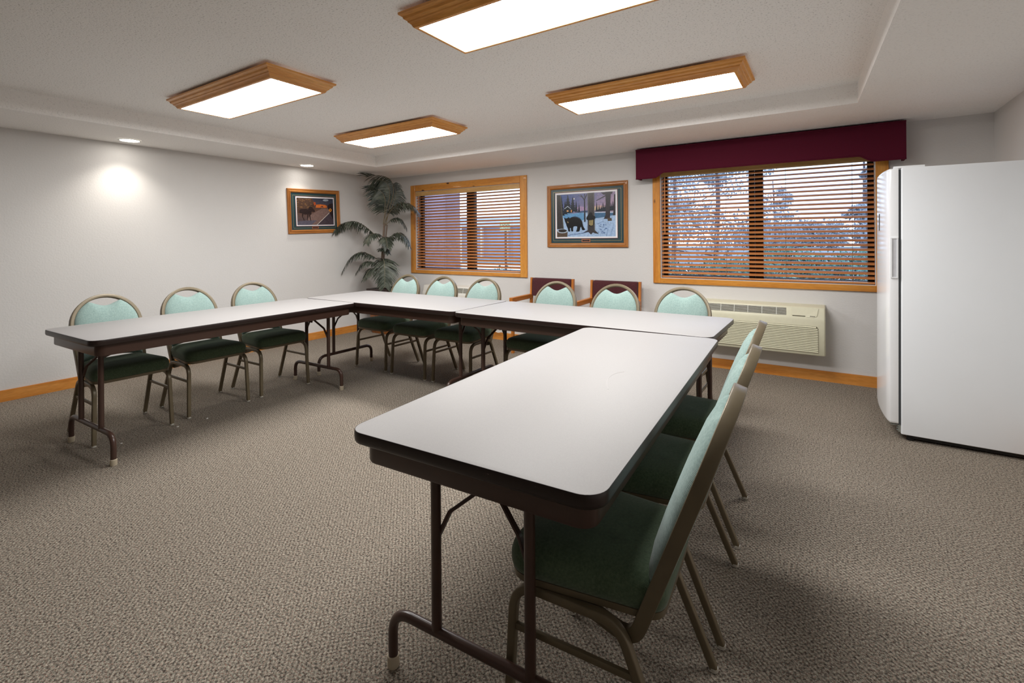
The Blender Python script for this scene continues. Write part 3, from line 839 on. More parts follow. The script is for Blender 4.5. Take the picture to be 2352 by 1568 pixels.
# ------------------------------------------------------------------ framed pictures
def art_frame(root, W, H, y_dir, wood_a, wood_b, plaque):
    """local: picture plane x-z, room side is -y"""
    fw = 0.050
    prof = [(0.0, 0.0), (0.0, -0.016), (0.006, -0.022), (0.013, -0.022), (0.018, -0.017), (0.026, -0.017), (0.031, -0.022), (0.041, -0.020), (0.047, -0.012), (fw, -0.010), (fw, 0.0)]
    hx, hz = W / 2, H / 2
    cor = [(-1, -1), (1, -1), (1, 1), (-1, 1)]
    for i in range(4):
        a, c = cor[i], cor[(i + 1) % 4]
        m = MB(); m.loft([[(a[0] * (hx - o), y, a[1] * (hz - o)) for o, y in prof], [(c[0] * (hx - o), y, c[1] * (hz - o)) for o, y in prof]])
        m.build('frame_rail', wood_a if i % 2 == 0 else wood_b, root, ang=30)
    ix, iz = hx - fw, hz - fw
    m = MB(); m.box(-ix, ix, -0.006, -0.001, -iz, iz); m.build('mat_board', M_matgreen, root, smooth=False)
    return ix, iz
def rect_ring(m, xa, xb, za, zb, w, y):
    m.add([(xa, y, za), (xb, y, za), (xb, y, zb), (xa, y, zb), (xa + w, y, za + w), (xb - w, y, za + w), (xb - w, y, zb - w), (xa + w, y, zb - w)],
          [(0, 1, 5, 4), (1, 2, 6, 5), (2, 3, 7, 6), (3, 0, 4, 7)])
def plaque(root, z, hw, hh):
    m = MB(); m.box(-hw, hw, -0.0085, -0.006, z - hh, z + hh); m.build('plaque', M_copper, root, smooth=False)
    m = MB()
    pts = [(-hw * 0.8, 0), (-hw * 0.68, hh * .55), (-hw * .5, hh * .35), (hw * .5, hh * .35), (hw * .68, hh * .55), (hw * .8, 0), (hw * .68, -hh * .55), (hw * .5, -hh * .35), (-hw * .5, -hh * .35), (-hw * .68, -hh * .55)]
    m.loft([[(x, y, z + q) for x, q in pts] for y in (-0.0086, -0.0092)]); m.build('plaque_inset', M_plaque, root, smooth=False)

def smooth(pts, n=4):
    out = []; L_ = len(pts)
    for i in range(L_):
        p0, p1, p2, p3 = (pts[(i + k) % L_] for k in (-1, 0, 1, 2))
        for q in range(n):
            t = q / n
            out.append(tuple(0.5 * (2 * p1[c] + (p2[c] - p0[c]) * t + (2 * p0[c] - 5 * p1[c] + 4 * p2[c] - p3[c]) * t * t + (-p0[c] + 3 * p1[c] - 3 * p2[c] + p3[c]) * t ** 3) for c in (0, 1)))
    return out
class Art:
    """layers of flat painted shapes, u to the right and v up, both 0..1"""
    def __init__(s, x0, x1, z0, z1, y):
        s.m = MB(); s.r = (x0, x1, z0, z1); s.y = y; s.k = 0
    def poly(s, pts, col):
        x0, x1, z0, z1 = s.r
        y = s.y - 0.00006 * s.k; s.k += 1
        p = [(x0 + (x1 - x0) * min(max(u, 0), 1), y, z0 + (z1 - z0) * min(max(v, 0), 1)) for u, v in pts]
        s.m.add(p, [tuple(range(len(p)))], 0, lin(*col))
    def many(s, polys, col):
        x0, x1, z0, z1 = s.r
        for pts in polys:
            y = s.y - 0.00006 * s.k; s.k += 1
            p = [(x0 + (x1 - x0) * min(max(u, 0), 1), y, z0 + (z1 - z0) * min(max(v, 0), 1)) for u, v in pts]
            s.m.add(p, [tuple(range(len(p)))], 0, lin(*col))
    def bands(s, rows):
        for (v0, c0), (v1, c1) in zip(rows, rows[1:]):
            n = 4
            for i in range(n):
                t = (i + .5) / n
                s.poly([(0, v0 + (v1 - v0) * i / n), (1, v0 + (v1 - v0) * i / n), (1, v0 + (v1 - v0) * (i + 1) / n), (0, v0 + (v1 - v0) * (i + 1) / n)],
                       [c0[q] + (c1[q] - c0[q]) * t for q in range(3)])
                s.k -= 1
        s.k += 1
def fir(u, v, h, w):
    p = [(u, v + h)]
    n = 6; r = []
    for i in range(1, n + 1):
        y = v + h - h * 0.92 * i / n
        p.append((u + w * i / n * 0.5, y)); p.append((u + w * (i / n) * 0.28, y + 0.004))
    q = [(2 * u - a, b_) for a, b_ in p[1:]][::-1]
    return p + q
def limb(u0, v0, u1, v1, w0, w1):
    d = math.hypot(u1 - u0, v1 - v0) or 1; nx, ny = -(v1 - v0) / d, (u1 - u0) / d
    return [(u0 + nx * w0, v0 + ny * w0), (u0 - nx * w0, v0 - ny * w0), (u1 - nx * w1, v1 - ny * w1), (u1 + nx * w1, v1 + ny * w1)]
def ell(u, v, a, b_, n=16, t0=0, t1=2 * PI):
    return [(u + a * math.cos(t0 + (t1 - t0) * i / n), v + b_ * math.sin(t0 + (t1 - t0) * i / n)) for i in range(n)]

def winter_picture():
    W, H = 0.997, 0.732
    root = thing('framed_picture', 'large oak framed picture of a black bear in moonlit snow', 'picture', (-2.281, YB - 0.0006, 1.549), 0)
    ix, iz = art_frame(root, W, H, -1, M_frameoak['x'], M_frameoak['z'], True)
    ax0, ax1 = -W / 2 + 0.128, W / 2 - 0.142
    az0, az1 = -H / 2 + 0.122, H / 2 - 0.112
    m = MB(); rect_ring(m, -ix + 0.028, ix - 0.026, -iz + 0.026, iz - 0.028, 0.0035, -0.0064); m.build('gilt_line', M_gold, root, smooth=False)
    m = MB(); m.box(ax0 - 0.024, ax1 + 0.024, -0.0072, -0.006, az0 - 0.020, az1 + 0.024); m.build('red_liner', M_red, root, smooth=False)
    m = MB(); m.box(ax0 - 0.020, ax1 + 0.020, -0.0078, -0.0072, az0 - 0.016, az1 + 0.020); m.build('white_border', M_white, root, smooth=False)
    plaque(root, -iz + 0.028, 0.055, 0.018)
    A = Art(ax0, ax1, az0, az1, -0.0080)
    def px(x, y):
        u = (x - 243) / 1187; return u, (1242 - y) / (802 + 62 * u)
    def PX(l, c): A.poly([px(*p) for p in l], c)
    # evening sky: the paint goes from blue at the upper left to lilac at the right
    for i in range(10):
        for j in range(6):
            u, v = i / 10, 0.5 + j * 0.5 / 6
            t = min(1, max(0, u * 0.9 + (1 - (v - 0.5) * 2) * 0.45))
            c = [48 + (172 - 48) * t, 78 + (150 - 78) * t, 142 + (176 - 142) * t]
            A.poly([(u, v), (u + .1, v), (u + .1, v + 1 / 12), (u, v + 1 / 12)], c); A.k -= 1
    A.k += 1
    A.poly(ell(0.42, 0.63, 0.10, 0.07), (178, 150, 186)); A.poly(ell(0.72, 0.66, 0.12, 0.045), (216, 182, 176)); A.poly(ell(0.68, 0.63, 0.06, 0.03), (226, 206, 164))
    A.poly([(0, 0), (1, 0), (1, 0.53), (0.66, 0.545), (0.4, 0.56), (0, 0.50)], (170, 198, 232))
    A.poly([(0.30, 0.55), (0.45, 0.60), (0.58, 0.60), (0.66, 0.58), (0.66, 0.56), (0.3, 0.55)], (62, 88, 128))
    # blue drift and frozen lake
    A.poly(smooth([(0.10, 0.50), (0.18, 0.56), (0.30, 0.54), (0.46, 0.55), (0.50, 0.47), (0.46, 0.38), (0.20, 0.36)]), (104, 160, 206))
    A.poly([(0.65, 0.54), (0.98, 0.525), (0.98, 0.48), (0.84, 0.44), (0.65, 0.41)], (70, 112, 150))
    A.poly([(0.62, 0.565), (1.0, 0.55), (1.0, 0.52), (0.63, 0.545)], (188, 200, 222))
    # firs left and right
    A.many([fir(0.085, 0.46, 0.50, 0.12), fir(0.20, 0.55, 0.45, 0.16), fir(0.285, 0.56, 0.38, 0.13), fir(0.15, 0.50, 0.36, 0.10), fir(0.345, 0.55, 0.30, 0.07), fir(0.395, 0.55, 0.22, 0.05), fir(0.06, 0.40, 0.3, 0.08)], (22, 34, 48))
    A.many([fir(0.695, 0.57, 0.22, 0.05), fir(0.735, 0.57, 0.17, 0.04), fir(0.77, 0.57, 0.14, 0.04), fir(0.80, 0.58, 0.20, 0.05), fir(0.83, 0.58, 0.14, 0.04), fir(0.93, 0.58, 0.18, 0.05), fir(0.96, 0.58, 0.22, 0.05)], (34, 40, 54))
    A.poly([(0.655, 0.565), (0.70, 0.60), (0.78, 0.64), (0.83, 0.66), (0.99, 0.68), (0.99, 0.58), (0.82, 0.565)], (30, 40, 52))
    A.poly(ell(0.31, 0.885, 0.011, 0.016), (240, 240, 225))
    # cabin with lit windows
    PX([(408, 770), (410, 705), (475, 655), (545, 710), (590, 725), (590, 775), (500, 790)], (28, 38, 42))
    PX([(400, 706), (475, 652), (552, 712), (546, 716), (475, 664), (412, 708)], (206, 218, 236))
    PX([(452, 735), (490, 732), (496, 757), (456, 762)], (240, 180, 122)); PX([(540, 730), (562, 726), (562, 768), (540, 772)], (226, 152, 96))
    # trunks
    PX([(238, 430), (318, 445), (345, 700), (385, 1095), (238, 1095)], (62, 58, 58))
    PX([(318, 445), (330, 448), (360, 780), (392, 1090), (378, 1095), (345, 760)], (104, 104, 92))
    A.many([[px(*p) for p in q] for q in ([(812, 960), (815, 540), (838, 540), (845, 955)], [(815, 545), (740, 440), (755, 435), (832, 530)], [(832, 545), (880, 430), (872, 420), (822, 520)], [(826, 540), (822, 420), (838, 418), (838, 540)], [(790, 500), (700, 450), (704, 445), (796, 490)])], (50, 52, 62))
    PX([(880, 395), (1020, 388), (1022, 700), (1030, 1120), (1110, 1190), (1030, 1180), (990, 1160), (950, 1200), (900, 1150), (750, 1185), (880, 1120), (888, 700)], (66, 62, 64))
    PX([(882, 400), (896, 398), (905, 760), (892, 1120), (880, 1120), (888, 720)], (112, 112, 118))
    PX([(1010, 388), (1022, 388), (1024, 700), (1034, 1130), (1018, 1120)], (108, 110, 112))
    A.many([[px(*p) for p in q] for q in ([(1238, 378), (1345, 372), (1325, 700), (1325, 890), (1280, 905), (1205, 905), (1240, 830), (1245, 600)], [(1150, 400), (1380, 375), (1370, 420), (1320, 440), (1200, 440)], [(1245, 470), (1060, 560), (1058, 550), (1240, 450)], [(1405, 440), (1430, 430), (1430, 835), (1380, 840), (1398, 700)])], (56, 52, 58))
    # carved figure with a plaque on the tree
    PX(smooth([(862, 880), (900, 820), (935, 780), (975, 785), (985, 830), (1030, 850), (1040, 890), (1020, 920), (1010, 1010), (960, 1045), (915, 1030), (900, 930), (870, 920)]), (22, 24, 28))
    PX([(915, 930), (1000, 920), (995, 1020), (950, 1035), (912, 1010)], (152, 138, 96))
    # bear
    bear = [(402, 882), (418, 878), (435, 890), (470, 882), (488, 868), (508, 872), (515, 886), (560, 866), (620, 852), (680, 862), (735, 890), (770, 940), (785, 1000), (800, 1050), (832, 1100), (815, 1112), (775, 1112), (752, 1050), (735, 1075), (718, 1130), (690, 1142), (650, 1140), (665, 1100), (668, 1045), (600, 1045), (585, 1090), (588, 1130), (560, 1140), (545, 1120), (540, 1075), (520, 1080), (525, 1125), (515, 1140), (488, 1135), (478, 1090), (450, 1030), (435, 985), (418, 950), (408, 910)]
    PX(smooth(bear), (16, 17, 22))
    PX([(462, 950), (482, 945), (495, 972), (480, 980)], (164, 144, 104))
    A.many([[px(*p) for p in q] for q in ([(560, 866), (620, 852), (680, 862), (735, 890), (770, 940), (730, 905), (680, 878), (620, 868)],)], (60, 74, 98))
    # tub
    PX([(245, 1120), (470, 1120), (465, 1240), (243, 1242)], (94, 78, 66))
    A.poly([px(362 + 110 * math.cos(t * PI / 10), 1128 + 42 * math.sin(t * PI / 10)) for t in range(20)], (190, 206, 222))
    A.poly([px(362 + 92 * math.cos(t * PI / 10), 1124 + 30 * math.sin(t * PI / 10)) for t in range(20)], (48, 44, 44))
    PX([(1275, 885), (1355, 890), (1362, 940), (1285, 945)], (92, 78, 64))
    # shadows of footprints in the snow are painted blots
    rnd = random.Random(3)
    A.many([[px(x + 14 * math.cos(k * PI / 3), y + 6 * math.sin(k * PI / 3)) for k in range(6)] for x, y in [(rnd.uniform(1100, 1260), rnd.uniform(1000, 1190)) for _ in range(22)]], (84, 116, 168))
    A.many([limb(*px(600, 1200), *px(900, 1150), .004, .002), limb(*px(480, 1215), *px(640, 1175), .004, .002), limb(*px(1080, 1000), *px(1200, 945), .003, .002), limb(*px(1260, 1230), *px(1290, 1050), .002, .001), limb(*px(1330, 1220), *px(1400, 1010), .002, .001)], (92, 126, 178))
    A.m.build('print', M_print, root, smooth=False)
winter_picture()

def road_picture():
    W, H = 0.765, 0.570
    root = thing('framed_picture', 'small oak framed picture of an elk beside a road, on the left wall', 'picture', (XL + 0.0006, 3.858, 1.667), 0)
    root.rotation_euler = Matrix.Rotation(PI / 2, 3, 'Z').to_4x4().to_euler()
    root.rotation_euler = (Matrix.Rotation(PI / 2, 4, 'Z') @ Matrix.Rotation(-math.radians(2.0), 4, 'Y')).to_euler()
    ix, iz = art_frame(root, W, H, -1, M_frameoak['x'], M_frameoak['z'], True)
    ax0, ax1 = -W / 2 + 0.128, W / 2 - 0.100
    az0, az1 = -H / 2 + 0.110, H / 2 - 0.112
    m = MB(); rect_ring(m, -ix + 0.026, ix - 0.022, -iz + 0.020, iz - 0.030, 0.003, -0.0064); m.build('gilt_line', M_gold, root, smooth=False)
    m = MB(); m.box(ax0 - 0.016, ax1 + 0.016, -0.0072, -0.006, az0 - 0.016, az1 + 0.018); m.build('red_liner', M_red, root, smooth=False)
    m = MB(); m.box(ax0 - 0.012, ax1 + 0.012, -0.0078, -0.0072, az0 - 0.012, az1 + 0.014); m.build('white_border', M_white, root, smooth=False)
    plaque(root, -iz + 0.024, 0.048, 0.015)
    A = Art(ax0, ax1, az0, az1, -0.0080)
    def px(x, y):
        u = (x - 445) / 870; top = 465 + 25 * u; bot = 1110 - 8 * u
        return u, (bot - y) / (bot - top)
    def PX(l, c): A.poly([px(*p) for p in l], c)
    A.bands([(0, (72, 68, 80)), (0.3, (96, 78, 74)), (0.6, (92, 68, 58)), (0.78, (66, 66, 80)), (1, (52, 60, 78))])
    A.poly([px(1130 + 70 * math.cos(t * PI / 8), 525 + 26 * math.sin(t * PI / 8)) for t in range(16)], (150, 160, 172))
    PX([(880, 700), (895, 630), (1000, 622), (1110, 635), (1160, 660), (1150, 705)], (206, 112, 52)); PX([(985, 690), (1040, 655), (1080, 690)], (88, 62, 60))
    PX([(1170, 660), (1220, 610), (1315, 600), (1312, 1100), (1240, 1060), (1200, 850)], (44, 34, 38))
    PX([(445, 465), (800, 480), (840, 560), (880, 700), (840, 800), (445, 830)], (82, 62, 52))
    rnd = random.Random(5)
    A.many([[px(x + 22 * math.cos(k), y + 12 * math.sin(k)) for k in range(6)] for x, y in [(rnd.uniform(460, 790), rnd.uniform(480, 700)) for _ in range(26)]], (118, 88, 60))
    PX([(830, 570), (880, 570), (885, 640), (840, 650)], (168, 78, 44))
    PX([(780, 850), (1030, 720), (1180, 720), (1230, 810), (890, 1105), (560, 1105)], (124, 102, 96))
    PX([(890, 1104), (908, 1104), (1215, 825), (1205, 822)], (220, 214, 208))
    PX([(908, 1104), (1215, 830), (1310, 1000), (1312, 1102)], (70, 62, 70))
    PX([(445, 1030), (640, 1000), (900, 1000), (760, 1108), (450, 1108)], (92, 90, 104))
    # elk
    PX(smooth([(500, 770), (540, 735), (640, 730), (700, 740), (720, 690), (760, 680), (800, 700), (855, 780), (840, 800), (780, 790), (770, 850), (740, 870), (720, 850), (640, 860), (585, 850), (560, 830), (510, 825)]), (42, 34, 36))
    A.many([limb(*px(570, 840), *px(565, 920), .02, .01), limb(*px(565, 920), *px(605, 1005), .01, .007), limb(*px(690, 855), *px(675, 1010), .016, .007), limb(*px(725, 860), *px(752, 1015), .016, .007),
            limb(*px(770, 690), *px(800, 630), .005, .003), limb(*px(800, 690), *px(840, 610), .005, .003), limb(*px(800, 660), *px(830, 680), .004, .002)], (46, 36, 36))
    PX([(1190, 760), (1235, 712), (1275, 755), (1240, 805)], (224, 146, 50)); PX([(1222, 765), (1235, 735), (1252, 755), (1242, 778)], (66, 44, 24))
    A.m.build('print', M_print, root, smooth=False)
road_picture()

# ------------------------------------------------------------------ potted palm
def planter():
    root = thing('planter_box', 'tall dark square wooden planter in the back left corner', 'planter', (-5.135, 4.70, 0))
    m = MB()
    def sq(h, z): return [(x, y, z) for x, y in rrect(h, h, 0.006, 2)]
    m.loft([sq(0.168, 0.25), sq(0.192, 0.585), sq(0.150, 0.586), sq(0.140, 0.5)]); m.build('body', M_planter, root, ang=30)
    m = MB(); m.loft([sq(0.150, 0.0), sq(0.160, 0.03), sq(0.172, 0.25)]); m.build('base', M_planterband, root, ang=30)
    m = MB(); m.loft([sq(0.192, 0.586), sq(0.206, 0.590), sq(0.206, 0.615), sq(0.17, 0.616), sq(0.165, 0.588)], cap=False); m.build('rim', M_planter, root, ang=30)
    m = MB(); m.loft([sq(0.146, 0.54), sq(0.150, 0.57), sq(0.05, 0.585)]); m.build('moss_fill', M_soil, root)
planter()

CAM = dict(f=1102.796, yaw=0.575524, roll=0.0079218, cy=551.187, H=1.273)
def cam_axes():
    y = CAM['yaw']; r = CAM['roll']
    fw = V((-math.sin(y), math.cos(y), 0)); rt0 = V((math.cos(y), math.sin(y), 0)); up0 = V((0, 0, 1))
    c, s = math.cos(r), math.sin(r)
    return rt0 * c - up0 * s, rt0 * s + up0 * c, fw

def palm():
    ox, oy = -5.175, 4.60
    root = thing('potted_palm', 'dark green potted palm reaching the ceiling in the back left corner', 'plant', (ox, oy, 0.585))
    Z = lambda z: z - 0.585
    m = MB()
    tp = [(0.0, 0.0, Z(0.575)), (0.012, 0.0, Z(0.8)), (0.028, 0.015, Z(1.0)), (0.042, 0.025, Z(1.25)), (0.055, 0.035, Z(1.52))]
    m.tube(tp, circ(0.021, 10), scales=[1.1, 1, .9, .85, .7]); m.build('trunk', M_trunk, root)
    m = MB(); m.tube([(-0.03, 0.03, Z(0.575)), (0.01, 0.045, Z(0.9)), (0.07, 0.07, Z(1.5))], circ(0.009, 8)); m.build('trunk', M_trunk, root)
    rnd = random.Random(11)
    def frond(ctrl, n=46, ll=0.20, w=0.013, droop=0.9, sides=(-1, 1), side=None, fwd=0.55):
        """ctrl: points the midrib passes through, local coordinates"""
        c = [V(p) for p in ctrl]; pts = []
        c = [c[0] * 2 - c[1]] + c + [c[-1] * 2 - c[-2]]
        M_ = 14
        for j in range(1, len(c) - 2):
            p0, p1, p2, p3 = c[j - 1], c[j], c[j + 1], c[j + 2]
            for q in range(M_):
                t = q / M_
                pts.append(0.5 * ((2 * p1) + (p2 - p0) * t + (2 * p0 - 5 * p1 + 4 * p2 - p3) * t * t + (-p0 + 3 * p1 - 3 * p2 + p3) * t ** 3))
        pts.append(c[-2]); K = len(pts) - 1
        m = MB()
        m.tube(pts, circ(0.004, 6), scales=[1.3 - 1.0 * i / K for i in range(K + 1)], mi=1)
        for i in range(n):
            t = 0.20 + 0.79 * (i + 0.5) / n
            k = min(K - 1, int(t * K)); p = pts[k].lerp(pts[k + 1], t * K - k)
            T = (pts[k + 1] - pts[max(0, k - 1)]).normalized()
            sd = T.cross(V((0, 0, 1))) if side is None else V(side)
            if sd.length < 0.2: sd = V((1, 0, 0))
            sd = (sd - T * sd.dot(T)).normalized(); upn = sd.cross(T)
            e0 = min(1.0, (t - 0.12) / 0.3); e1 = min(1.0, (1.06 - t) / 0.45)
            for s in sides:
                L = ll * (0.35 + 0.65 * max(0.0, min(e0, e1))) * rnd.uniform(0.85, 1.15)
                d = (sd * s + T * (fwd + 0.7 * max(0, t - 0.6) + rnd.uniform(-0.12, 0.12)) + upn * rnd.uniform(-0.15, 0.25)).normalized()
                a = p.copy(); left = []; right = []; S_ = 5
                dr = droop * rnd.uniform(0.7, 1.3)
                for q in range(S_ + 1):
                    u = q / S_
                    wd = w * (0.5 + 1.6 * u) * (1 - u) ** 0.75 + 0.0005
                    dd = (d + V((0, 0, -1)) * dr * u * 1.5).normalized()
                    wv = dd.cross(upn + V((0.01, 0.02, 0.0)))
                    wv = wv.normalized() if wv.length > 1e-4 else sd
                    tw = Quaternion(dd, rnd.uniform(-0.2, 0.2)); wv = tw @ wv
                    left.append(a + wv * wd * 0.5); right.append(a - wv * wd * 0.5)
                    a = a + dd * (L / S_)
                m.add(left + right, [(q, q + 1, S_ + 2 + q, S_ + 1 + q) for q in range(S_)], 0)
        ob = m.build('frond', [M_leaf, M_stem], root, ang=80)
        # keep the leaf tips clear of the walls and the soffit
        lim = (XL + 0.03 - ox, YB - 0.03 - oy, ZS - 0.012 - 0.585)
        for vv in ob.data.vertices:
            if vv.co.x < lim[0]: vv.co.x = lim[0] + rnd.uniform(0, .01)
            if vv.co.y > lim[1]: vv.co.y = lim[1] - rnd.uniform(0, .01)
            if vv.co.z > lim[2]: vv.co.z = lim[2] - rnd.uniform(0, .008)
        return ob
    rt, up, fw = cam_axes()
    RT = V((rt.x, rt.y, 0)).normalized(); FW = V((fw.x, fw.y, 0)).normalized()
    UPZ = V((0, 0, 1))
    def L(r, d, z): return RT * r + FW * d + V((0, 0, Z(z)))
    # r: to the right, d: away from the room centre, z: height above the floor; one pixel of the photo is about 6.2 mm here
    top_side = (-RT * 0.95 - FW * 0.25)
    frond([L(0.06, 0, 1.50), L(0.15, -0.02, 1.75), L(0.20, -0.02, 1.95), L(0.16, -0.02, 2.12), L(0.0, -0.02, 2.185), L(-0.18, -0.02, 2.16)], n=60, ll=0.40, w=0.017, droop=0.35, sides=(1,), side=top_side, fwd=0.25)
    frond([L(0.05, 0, 1.50), L(0.12, -0.08, 1.72), L(0.17, -0.10, 1.92), L(0.12, -0.12, 2.08), L(-0.03, -0.14, 2.12)], n=50, ll=0.33, w=0.017, droop=0.6, sides=(1,), side=top_side, fwd=0.1)
    frond([L(0.05, 0, 1.50), L(0.10, -0.10, 1.70), L(0.11, -0.14, 1.86), L(0.05, -0.17, 1.96), L(-0.05, -0.18, 1.96)], n=44, ll=0.26, w=0.016, droop=0.9, sides=(1,), side=top_side, fwd=0.1)
    frond([L(0.06, 0.02, 1.52), L(0.16, 0.04, 1.74), L(0.215, 0.05, 1.92), L(0.19, 0.05, 2.08)], n=46, ll=0.17, w=0.015, droop=1.3, sides=(-1, 1), side=top_side, fwd=0.4)
    frond([L(0.08, 0, 1.50), L(0.16, -0.05, 1.68), L(0.32, -0.10, 1.79), L(0.47, -0.13, 1.76), L(0.58, -0.15, 1.64)], n=52, ll=0.20, w=0.015, droop=1.6)
    frond([L(0.07, 0, 1.48), L(0.16, 0.06, 1.58), L(0.27, 0.08, 1.58), L(0.36, 0.08, 1.44)], n=36, ll=0.16, w=0.014, droop=1.4)
    frond([L(0.04, 0, 1.22), L(-0.08, -0.03, 1.38), L(-0.28, -0.06, 1.53), L(-0.46, -0.10, 1.52), L(-0.62, -0.14, 1.40)], n=58, ll=0.21, w=0.016, droop=1.7)
    frond([L(0.05, 0, 1.20), L(0.14, -0.04, 1.31), L(0.26, -0.08, 1.38), L(0.36, -0.12, 1.34), L(0.44, -0.15, 1.20)], n=46, ll=0.18, w=0.015, droop=1.6)
    frond([L(0.04, 0, 1.25), L(0.0, -0.10, 1.36), L(-0.06, -0.22, 1.36), L(-0.10, -0.30, 1.24)], n=36, ll=0.15, w=0.014, droop=1.3)
    frond([L(0.06, 0, 1.22), L(0.10, -0.10, 1.32), L(0.14, -0.20, 1.30), L(0.18, -0.28, 1.18)], n=36, ll=0.15, w=0.014, droop=1.3)
    frond([L(0.03, 0, 0.95), L(-0.08, -0.03, 1.06), L(-0.24, -0.06, 1.12), L(-0.38, -0.10, 1.04), L(-0.48, -0.13, 0.86)], n=52, ll=0.19, w=0.016, droop=1.6)
    frond([L(0.03, -0.02, 0.95), L(0.07, -0.12, 1.03), L(0.12, -0.24, 1.00), L(0.15, -0.32, 0.86), L(0.16, -0.36, 0.66)], n=62, ll=0.23, w=0.018, droop=0.8, side=RT, fwd=0.5)
    frond([L(0.02, 0, 0.88), L(-0.06, -0.08, 0.98), L(-0.18, -0.14, 0.98), L(-0.28, -0.18, 0.84)], n=40, ll=0.16, w=0.015, droop=1.4)
    frond([L(0.01, 0, 0.82), L(-0.03, -0.12, 0.90), L(-0.09, -0.20, 0.88), L(-0.15, -0.26, 0.76)], n=36, ll=0.15, w=0.015, droop=1.3)
    frond([L(0.03, 0, 1.05), L(0.05, -0.07, 1.16), L(0.11, -0.14, 1.17), L(0.17, -0.18, 1.10)], n=30, ll=0.11, w=0.013, droop=1.0)
palm()

# ------------------------------------------------------------------ paper scraps on the carpet
def scrap(x, y, label, r, src=None):
    if src: return copy_thing(src, (x, y, 0.0), r, label)
    m = MB(); pts = [(-0.007, -0.002), (-0.002, -0.0045), (0.006, -0.003), (0.0075, 0.002), (0.001, 0.0042), (-0.006, 0.003)]
    m.loft([[(a, c, 0.0) for a, c in pts], [(a * 0.9, c * 0.9, 0.0025 + a * 0.15) for a, c in pts]])
    o = m.build('paper_scrap', M_paper); o.location = (x, y, 0.0); o.rotation_euler = (0, 0, r)
    return tag(o, label, 'scrap', 'white scraps on the carpet')
s1 = scrap(-3.755, 1.204, 'white scrap on the carpet beside the near foot of the left table', 0.4)
scrap(-3.756, 1.522, 'white scrap on the carpet by the front leg of the chair with the stained back', 1.2, s1)
scrap(-3.748, 1.708, 'white scrap on the carpet between the first two left chairs', 2.0, s1)

# ------------------------------------------------------------------ outdoors seen through the blinds
M_ground = plain('wet_lawn', lin(120, 134, 140), 0.9, var=0.2, nscale=0.8)
M_paving = plain('pale_paving', lin(214, 216, 220), 0.8, var=0.05, nscale=2)
M_stucco = plain('stucco', lin(156, 140, 152), 0.9, var=0.06, nscale=3)
M_stucco2 = plain('grey_siding', lin(160, 170, 190), 0.9, var=0.12, nscale=1)
M_bark = plain('bark', lin(84, 80, 86), 0.9, var=0.2, nscale=9)
M_hedge = leaf_mat('hedge_leaf', lin(44, 84, 80), lin(74, 122, 112), lin(120, 166, 152))
M_foli = leaf_mat('tree_leaf', lin(96, 108, 118), lin(136, 148, 158), lin(184, 194, 202))
b = MB(); b.box(-60, 40, YB + WT + 0.02, 90, -0.5, -0.15); struct(b.build('ground', M_ground, smooth=False))
b = MB(); b.box(-40, 30, 13.0, 24.0, -0.15, -0.13); struct(b.build('paving', M_paving, smooth=False))

def px_at(u, v, y):
    rt, up, fw = cam_axes()
    r = fw + rt * ((u - 1176) / CAM['f']) - up * ((v - CAM['cy']) / CAM['f'])
    t = y / r.y
    return r * t + V((0, 0, CAM['H']))
# projecting wing of the building left of the small window
p = px_at(1026, 500, 7.0)
b = MB(); b.box(p.x - 3.2, p.x, 7.0, 7.4, -0.15, 4.5); b.box(p.x - 0.30, p.x + 0.02, 6.93, 7.0, -0.15, 4.5)
tag(b.build('porch_wall', M_stucco, smooth=False), 'brown stucco wing wall outside the smaller window, at its left', 'wall')
# low building across the yard with posts and a sign
q0 = px_at(1000, 545, 30); q1 = px_at(1300, 545, 30)
root = thing('distant_building', 'long low grey building across the yard, seen through the smaller window', 'building', ((q0.x + q1.x) / 2, 32, -0.13))
hw = (q1.x - q0.x) / 2
b = MB(); b.box(-hw, hw, 0, 4, 0, 2.5); b.build('wall', M_stucco2, root, smooth=False)
b = MB(); b.loft([[(-hw - .4, -0.6, 2.5), (-hw - .4, 4.6, 2.5), (-hw - .4, 2, 3.5)], [(hw + .4, -0.6, 2.5), (hw + .4, 4.6, 2.5), (hw + .4, 2, 3.5)]]); b.build('roof', M_stucco2, root, smooth=False)
for i in range(5):
    x = -hw + (i + 0.5) * 2 * hw / 5
    b = MB(); b.box(x - 0.1, x + 0.1, -0.5, -0.3, 0, 2.5); b.build('post', M_paving, root, smooth=False)
